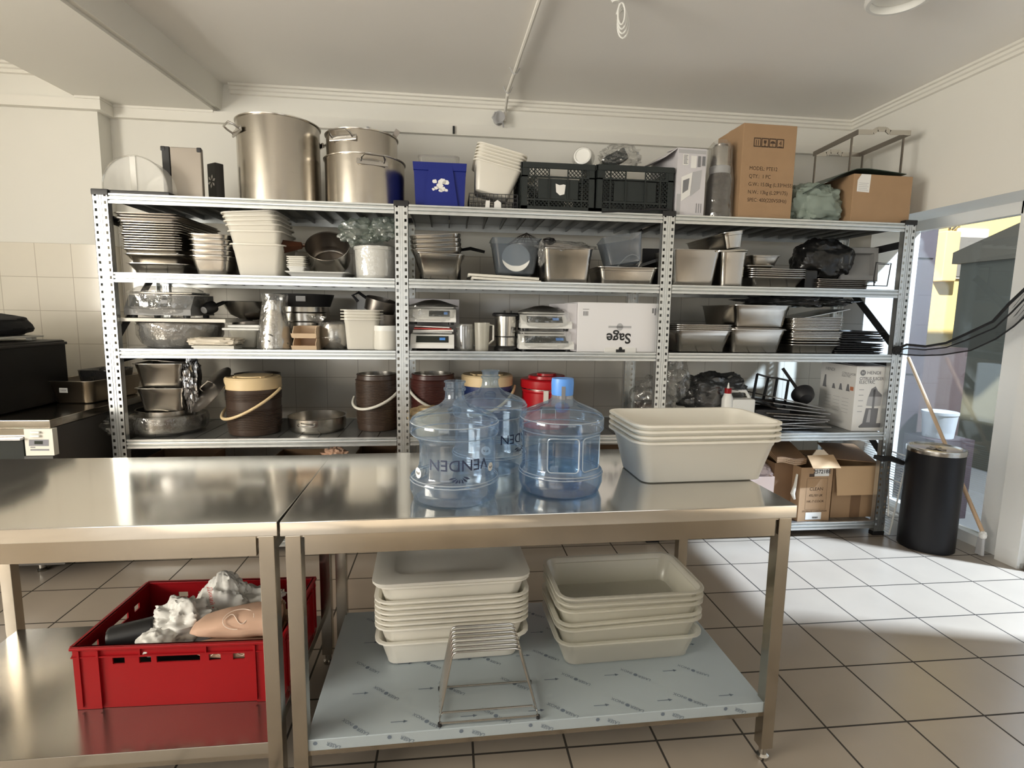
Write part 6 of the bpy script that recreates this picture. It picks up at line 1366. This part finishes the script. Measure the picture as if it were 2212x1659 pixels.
# ------------------------------------------------------------------ things on the table
TZ = .8505
WB = 'blue water bottles on the table'
def bottle(label, x, y, rz, kind, cap=False, water=0, text=True):
    t = thing('water_bottle', label, 'water bottle', (x, y, TZ), rz, WB)
    r = .133; H = .352
    prof = [(0, .012), (.09, .012), (.108, .001), (.124, .006), (r, .030), (r, .062), (r - .004, .070), (r - .010, .078), (r - .010, .10), (r - .010, .13), (r - .010, .16), (r - .010, .185), (r - .006, .194), (r, .200), (r, .228), (r - .006, .243), (r - .022, .254), (r - .055, .268), (r - .085, .280), (.038, .288), (.031, .296), (.0285, .31), (.0285, .322), (.033, .325), (.033, .331), (.0285, .334), (.0285, H - .006), (.032, H - .004), (.032, H), (.027, H)]
    fine = []
    for (r0, z0), (r1, z1) in zip(prof, prof[1:]):
        n = max(1, int(abs(z1 - z0) / .006))
        for k in range(n): fine.append((r0 + (r1 - r0) * k / n, z0 + (z1 - z0) * k / n))
    fine.append(prof[-1])
    sm = lambda v, a, c, e: max(0, min(1, (v - a) / e)) * max(0, min(1, (c - v) / e))
    def fn(q, zz, a):
        if kind == 'grip':
            da = (a - R(188) + math.pi) % (2 * math.pi) - math.pi
            k = sm(da, -R(40), R(40), R(16)) * sm(zz, .070, .195, .030); return q - .022 * k
        if kind == 'panel':
            for c0, wd in ((R(262), R(22)), (R(310), R(20))):
                da = (a - c0 + math.pi) % (2 * math.pi) - math.pi
                k = sm(da, -wd, wd, R(4)) * sm(zz, .082, .186, .010)
                if k > 0 and q > .1: return q - .026 * k
        return q
    obj('bottle_body', MB().lathe(fine, seg=120, fn=fn), 'bottle', t, smooth=50)
    b = MB()
    for zz, dr in ((.068, -.002), (.197, -.003), (.060, .0008), (.232, -.001)): b.lathe([(r + dr - .001, zz - .002), (r + dr + .0008, zz), (r + dr - .001, zz + .002)], seg=96)
    obj('moulded_ring', b, 'ridge_glint', t, smooth=60)
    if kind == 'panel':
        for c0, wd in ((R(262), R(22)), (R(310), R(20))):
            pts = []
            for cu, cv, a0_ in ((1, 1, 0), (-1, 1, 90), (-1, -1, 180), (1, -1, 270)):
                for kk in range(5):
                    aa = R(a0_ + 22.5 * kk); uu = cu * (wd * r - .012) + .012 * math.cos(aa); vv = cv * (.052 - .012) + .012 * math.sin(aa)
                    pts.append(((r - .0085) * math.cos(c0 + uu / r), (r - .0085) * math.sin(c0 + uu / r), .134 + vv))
            b = MB(); b.tube(pts, .0022, 6, True); obj('panel_edge_glint', b, 'ridge_glint', t)  # added whitish tubes draw the bright recess edges that refraction would show
    if text:
        t0 = MB(); m = Matrix.Identity(4); put_text(t0, 'VENDEN', .046, m, (0, .0), math.pi, sx=1.02)
        bb = MB(); rad = r - .0085; zc = .128; a0 = R(-88)
        bb.v = [(rad * math.cos(a0 + x / rad), rad * math.sin(a0 + x / rad), zc + y) for x, y, _ in t0.v]; bb.f = t0.f
        w0 = MB()
        for k in range(7):
            aa = R(205 + 130 * k / 6); s = .026 - .003 * abs(3 - k) * -.6; c, q = math.cos(aa), math.sin(aa)
            w0.poly([(c * .010 - q * .0015, q * .010 + c * .0015, 0), (c * s * .8 - q * .003, q * s * .7 + c * .003, 0), (c * s * 1.1, q * s * .9, 0), (c * s * .8 + q * .003, q * s * .7 - c * .003, 0)])
        base = len(bb.v); bb.v += [(rad * math.cos(a0 + x / rad), rad * math.sin(a0 + x / rad), zc - .030 + y) for x, y, _ in w0.v]; bb.f += [tuple(base + i for i in f) for f in w0.f]
        obj('lettering', bb, pbr('navy ink', (.02, .03, .07), .5), t, smooth=0)
        for da, zz, ra in ((-64, .092, .016), (50, .108, .013)):
            a1 = a0 + R(da); w0 = MB(); bb = MB()
            ring = [(ra * math.cos(u), ra * math.sin(u)) for u in [2 * math.pi * k / 24 for k in range(24)]]
            bb.poly([((rad + .0006) * math.cos(a1 + x / rad), (rad + .0006) * math.sin(a1 + x / rad), zz + y) for x, y in ring]); st = obj('round_sticker', bb, 'paper', t, smooth=0)
            bb = MB()
            for s in (1, -1): bb.poly([((rad + .0012) * math.cos(a1 + x / rad), (rad + .0012) * math.sin(a1 + x / rad), zz + y) for x, y in [(s * ra * .1, -ra * .35), (s * ra * .6, -ra * .1), (s * ra * .55, ra * .3), (s * ra * .1, ra * .05)]])
            obj('sticker_mark', bb, 'printg', st, smooth=0)
    if water:
        obj('water', MB().lathe([(0, .014), (.09, .014), (.108, .004), (.122, .008), (r - .003, .031), (r - .003, .062), (r - .013, .078), (r - .013, water), (0, water)], seg=80), 'water', t)
    if cap:
        obj('cap', MB().lathe([(.0335, H - .050), (.0345, H - .045), (.0355, H - .012), (.034, H + .002), (0, H + .002)], seg=40), 'capblue', t)
        b = MB(); b.lathe([(.0345, H - .085), (.0345, H - .050)], seg=40); obj('seal_film', b, 'jar', t)
        b = MB(); b.M = Matrix.Translation((.0, -.0358, H - .075)); b.box(-.010, .002, 0, .001, 0, .055); b.M = Matrix.Identity(4); obj('seal_print', b, 'printg', t)
    return t
bottle('water bottle with upside-down dark lettering and gripped-in side, nearest the table joint', .244, .035, R(4), 'grip')
bottle('capped water bottle with moulded side panel next to milky stack', .582, .090, R(0), 'panel', cap=True, water=.118, text=False)
bottle('open water bottle standing behind the other two', .372, .335, R(52), 'plain')
# milky containers on the table
G = 'milky containers stacked on the table'
q = onZ(1390, 1052, TZ); q2 = onZ(1655, 1046, TZ); cx = (q[0] + q2[0]) / 2 + .005; wb = q2[0] - q[0]
hN = .150
stack('food_container', 'container', G, lambda p: f'large milky food container in the table stack, {p}', 4, (cx + .005, float(q[1]) - .012 + .165, TZ), .530, .325, .150, [0, .0185, .037, .0555], 'pp', rz=R(2.0), r=.042, fl=.030, rim=.017, step=.82, th=.0025, base=.012, lip=.007)
# under the table: two stacks on the film
SZ = .2060
pc = onZ(985, 1440, SZ); 
G = 'milky containers in the left stack under the table'
q1, q2 = onZ(835, 1442, SZ), onZ(1115, 1432, SZ); cx = (q1[0] + q2[0]) / 2; cy = float((q1[1] + q2[1]) / 2)
st = [0, .078, .096, .114, .132, .150, .168, .215]
stack('food_container', 'container', G, lambda p: f'milky container in the lidded stack behind the wire plate rack, {p}', 8, (cx, cy + .15, SZ), .530, .325, .100, [0, .052, .071, .090, .109, .128, .147, .200], 'pp', rz=R(2.0), r=.042, fl=.022, rim=.016, step=.80, th=.0022, base=.012, lip=.006)
zt = SZ + .200 + .100
b = MB(); o = obj('container_lid', MB().loft([rr(.53, .325, .05, 0), rr(.535, .33, .05, .004), rr(.535, .33, .05, .012), rr(.50, .295, .05, .014), rr(.42, .21, .06, .014), rr(.40, .19, .06, .006), rr(.2, .1, .04, .005)]), 'pp', loc=(cx - .003, cy + .15, zt + .0012), rz=R(2.5)); tag(o, 'milky lid with sunken panel closing the stack behind the wire plate rack', 'lid')
G = 'milky containers in the right stack under the table'
q1, q2 = onZ(1225, 1448, SZ), onZ(1490, 1430, SZ); cx = (q1[0] + q2[0]) / 2; cy = float((q1[1] + q2[1]) / 2)
stack('food_container', 'container', G, lambda p: f'clearer milky container in the open lidless stack under the table, {p}', 6, (cx + .004, cy + .15, SZ), .530, .325, .100, [0, .056, .076, .118, .140, .162], 'pp2', rz=R(2.0), tilts=[(0, 0), (0, R(-1)), (0, R(-1.2)), (0, 0), (0, R(.3)), (0, R(.3))], r=.042, fl=.022, rim=.016, step=.80, th=.0022, base=.012, lip=.006)
# wire plate rack
t = thing('wire_rack', 'chrome wire plate rack standing on the blue filmed undershelf', 'rack', (0, 0, 0))
zr = SZ + .008
f0, f1 = Vector(onZ(950, 1563, zr)), Vector(onZ(1162, 1546, zr)); b0, b1 = Vector(onZ(947, 1462, zr)), Vector(onZ(1122, 1442, zr))
dv = (f1 - f0); dp = Vector((-dv.y, dv.x, 0)).normalized() * .155; b0, b1 = f0 + dp, f1 + dp
rw = .0033
b = MB(); b.tube([tuple(f0), tuple(f1), tuple(b1), tuple(b0)], rw, 8, True); obj('base_wire', b, 'chrome', t)
g0, g1 = f0 + dp * .18 + Vector((0, 0, .012)), f1 + dp * .18 + Vector((-.012, 0, .012)); b = MB(); b.tube([tuple(f0 + dp * .18), tuple(g0 + dv * .03), tuple(g1), tuple(f1 + dp * .18)], rw, 8); obj('cross_wire', b, 'chrome', t)
for k in range(7):
    f = .16 + .84 * k / 6; lo0, lo1 = f0 + dp * f, f1 + dp * f
    hz = .205; a = lo0 + dv * .13 + Vector((0, 0, hz)); c = lo1 - dv * .20 + Vector((0, 0, hz))
    b = MB(); e = .07
    b.tube([tuple(lo0), tuple(lo0.lerp(a, .93)), tuple(lo0.lerp(a, .985) + dv * .012), tuple(a + dv * .05), tuple(c - dv * .04), tuple(c + dv * .012 - Vector((0, 0, .004))), tuple(c.lerp(lo1, .06)), tuple(lo1)], rw, 8); obj('hoop', b, 'chrome', t)
for p in (f0, f1, b0, b1): b = MB(); b.lathe([(0, -.008), (.006, -.008), (.006, .002), (0, .002)], c=tuple(p), seg=12); obj('foot', b, 'black', t)

# red crate and bags on the left table's shelf
t = thing('red_crate', 'red plastic crate full of bags on the bare steel undershelf', 'crate', (-.878, .052, SZ), R(-1.5))
W, D, H = .590, .395, .200; th = .005
def cr_wall(b, W, m, holes):
    b.M = m
    b.box(-W / 2, W / 2, 0, th, 0, H * .70); b.box(-W / 2, W / 2, 0, th, H * .80, H)
    xs = sorted(holes); x = -W / 2
    for c, wd in xs: b.box(x, c - wd / 2, 0, th, H * .70, H * .80); x = c + wd / 2
    b.box(x, W / 2, 0, th, H * .70, H * .80)
    b.box(-W / 2 - .006, W / 2 + .006, -.010, th + .002, H * .955, H, .002); b.box(-W / 2 - .004, W / 2 + .004, -.007, 0, H * .83, H * .85)
    for u in (-.47, -.38, .10 - .28, .10 + .04, .38, .47): 
        if abs(u) > .3: b.box(W * u - .003, W * u + .003, -.009, 0, .01, H * .95)
        else: b.box(W * u - .002, W * u + .002, -.007, 0, H * .84, H * .96)
    b.box(-W * .5, -W * .38, -.004, 0, .0, H * .95); b.box(W * .38, W * .5, -.004, 0, .0, H * .95)
    b.M = Matrix.Identity(4)
hl = [(-.17, .034), (-.095, .034), (0.0, .125), (.105, .034), (.175, .034)]
b = MB(); cr_wall(b, W, Matrix.Translation((W / 2, 0, 0)), hl); obj('front_wall', b, 'red', t, smooth=0)
b = MB(); cr_wall(b, W, Matrix.Translation((W / 2, D, 0)) @ Matrix.Rotation(math.pi, 4, 'Z'), hl); obj('back_wall', b, 'red', t, smooth=0)
hs = [(-.11, .03), (0, .12), (.11, .03)]
for s, x in ((-1, 0), (1, W)):
    b = MB(); cr_wall(b, D - .012, Matrix.Translation((x, D / 2, 0)) @ Matrix.Rotation(s * math.pi / 2, 4, 'Z'), hs); obj('side_wall', b, 'red', t, smooth=0)
obj('bottom', MB().box(.004, W - .004, .004, D - .004, 0, .006), 'red', t)
cr = t.location
def inb(px, py, Y, **k): return Vector(onY(px, py, Y))
z0 = SZ + .008
q = inb(488, 1290, .30); t = thing('paper_bag', 'crumpled white paper bag with red lettering in the red crate', 'bag', tuple(q))
b = MB(); b.blob((0, 0, -.03), (.085, .06, .105), 31, .30, 2.4, 36, 26); bg = obj('bag_body', b, 'bagwhite', t, smooth=50)
b = MB(); mm = frame_at((-.012, -.078, .015), (.1, 0, -1), (1, -.05, .1)); put_text(b, 'Дикий • улар', .021, mm, (0, 0), 0); obj('lettering', b, 'redink', t, smooth=0)
q = inb(392, 1350, .20); t = thing('paper_bag', 'crumpled pale grey bag hanging over the red crate front edge', 'bag', tuple(q))
b = MB(); b.blob((0, .0, 0), (.095, .075, .075), 37, .34, 2.6, 36, 26); b.blob((-.03, -.09, .004), (.055, .058, .03), 39, .3, 3, 24, 16); obj('bag_body', b, 'bagwhite', t, smooth=50)
q = inb(545, 1290, .33); t = thing('paper_bag', 'small crumpled white bag at the crate back beside the table leg', 'bag', tuple(q))
b = MB(); b.blob((.01, 0, -.01), (.09, .05, .045), 41, .3, 3, 28, 18); obj('bag_body', b, 'bagwhite', t, smooth=50)
# kraft bag: rolled flat, with pale line drawing
q = inb(512, 1352, .135); t = thing('kraft_roll', 'folded tan paper bag with pale line drawing in the red crate', 'bag', tuple(q), rot=(0, 0, R(4)))
def fold(pts, cz, seed):
    b = MB(); sec = []
    for x, hh, d, dz in pts:
        ring = []
        for k in range(28):
            a = 2 * math.pi * k / 28; c, s_ = math.cos(a), math.sin(a)
            u = math.copysign(abs(c) ** .75, c); v = math.copysign(abs(s_) ** .8, s_); n = 1 + .10 * noise.noise(Vector((x * 22, c * 2 + seed, s_ * 2)))
            ring.append((x, u * d * n, cz + dz + v * hh * n))
        sec.append(ring)
    b.loft(sec); return b
lin = lambda a, b_, n: [tuple(p + (q_ - p) * i / n for p, q_ in zip(a, b_)) for i in range(n)]
P = [(-.128, .006, .03, -.006), (-.10, .022, .045, -.002), (-.03, .036, .055, .004), (.05, .044, .06, .006), (.13, .046, .06, .008)]
obj('upper_fold', fold(sum([lin(a, b_, 4) for a, b_ in zip(P, P[1:])], []) + [P[-1]], .012, 1), 'kraft', t, smooth=60)
P = [(-.118, .008, .02, .008), (-.07, .020, .035, .0), (.03, .026, .04, -.006), (.11, .020, .036, -.012)]
b = fold(sum([lin(a, b_, 4) for a, b_ in zip(P, P[1:])], []) + [P[-1]], -.040, 5); b.v = [(x, y - .045, zz) for x, y, zz in b.v]; obj('lower_fold', b, 'kraft', t, smooth=60)
b = MB()
def onf(x, a): return (x, -.063 * math.cos(a), .018 + .047 * math.sin(a))
b.tube([onf(.02 + .045 * math.cos(u), R(42) + .60 * math.sin(u)) for u in [2 * math.pi * k / 28 for k in range(22)]], .0013, 5)
b.tube([onf(-.02 + .006 * k, R(42) + .3 * math.sin(k * .55)) for k in range(13)], .0012, 5)
b.tube([(-.05 + .008 * k, -.088, -.040 + .008 * math.sin(k)) for k in range(15)], .0012, 5); obj('line_drawing', b, 'lineink', t)
b = MB(); b.tube([(.132, .056 * math.cos(a), .02 + .040 * math.sin(a)) for a in [2 * math.pi * k / 20 for k in range(20)]], .004, 6, True); obj('open_end', b, 'cardd', t)
q = inb(610, 1330, .22); 
for k, (dz, rz) in enumerate(((.0, 6), (-.035, -4))):
    b = MB(); b.box(-.05, .05, -.02, .02, -.012, .012, .004); tag(obj('wooden_piece', b, 'cardi', loc=(q.x, q.y - .01 * k, q.z + dz), rot=(0, R(-8 + 14 * k), R(rz))), ['pale wooden strip between the table legs in the red crate, upper one', 'pale wooden strip between the table legs in the red crate, lower one'][k], 'wood strip', 'pale wooden strips in the red crate')
q = inb(270, 1368, .16); t = thing('black_cylinder', 'black cylinder lying in the left corner of the red crate', 'cylinder', (q.x + .02, q.y, q.z - .005), rot=(R(6), R(84), R(20)))
obj('cylinder', MB().lathe([(0, -.06), (.036, -.06), (.040, -.05), (.040, .06), (.037, .066), (0, .066)], seg=36), 'black', t); obj('neck', MB().lathe([(.024, .064), (.024, .10), (0, .10)], seg=28), 'dgrey', t)
b = MB(); b.box(cr.x + .02, cr.x + .565, cr.y + .025, cr.y + .36, z0 + .002, z0 + .075, .02); tag(obj('black_bag', b, 'fabric', rot=None), 'black cloth bag filling the bottom of the red crate', 'bag')

# ------------------------------------------------------------------ light
w = bpy.data.worlds.new('world'); sc.world = w; w.use_nodes = True
bg = w.node_tree.nodes['Background']; bg.inputs[0].default_value = (.80, .90, 1.0, 1); bg.inputs[1].default_value = .8
def area(name, loc, rot, sx, sy, power, col):
    l = bpy.data.lights.new(name, 'AREA'); l.shape = 'RECTANGLE'; l.size = sx; l.size_y = sy; l.energy = power; l.color = col
    o = bpy.data.objects.new(name, l); COL.objects.link(o); o.location = loc; o.rotation_euler = rot; return o
area('window_daylight', (LX - .22, -1.82, 1.65), (0, R(-90), 0), 1.4, 2.2, 205, (1, .94, .83))
area('window_daylight', (-1.9, RY - .16, 1.3), (R(90), 0, 0), 2.3, 2.0, 22, (1, .95, .86))
area('window_daylight', (1.75, RY - .16, 1.7), (R(90), 0, 0), 1.6, 1.3, 8, (1, .96, .88))
# daylight from the strip of sky over the yard, through the open door and the glass
o = area('yard_skylight', (5.7, -.42, 4.4), (0, 0, 0), .22, .12, 1050, (.66, .81, 1.0))
o.rotation_euler = (Vector((2.5, .75, 0)) - Vector((5.7, -.42, 4.4))).to_track_quat('-Z', 'Y').to_euler()
s = bpy.data.lights.new('sun', 'SUN'); s.energy = 13.0; s.angle = R(1); s.color = (1, .93, .78)
so = bpy.data.objects.new('sun', s); COL.objects.link(so); so.rotation_euler = Vector((.55, .62, -.75)).to_track_quat('-Z', 'Y').to_euler()
sc.view_settings.view_transform = 'Standard'; sc.view_settings.look = 'None'; sc.view_settings.gamma = 1; sc.view_settings.use_curve_mapping = False
sc.view_settings.exposure = 0.26
cy = sc.cycles
cy.max_bounces = 10; cy.diffuse_bounces = 5; cy.glossy_bounces = 5; cy.transparent_max_bounces = 24; cy.sample_clamp_indirect = 6; cy.use_denoising = True
cy.caustics_reflective = False; cy.caustics_refractive = False
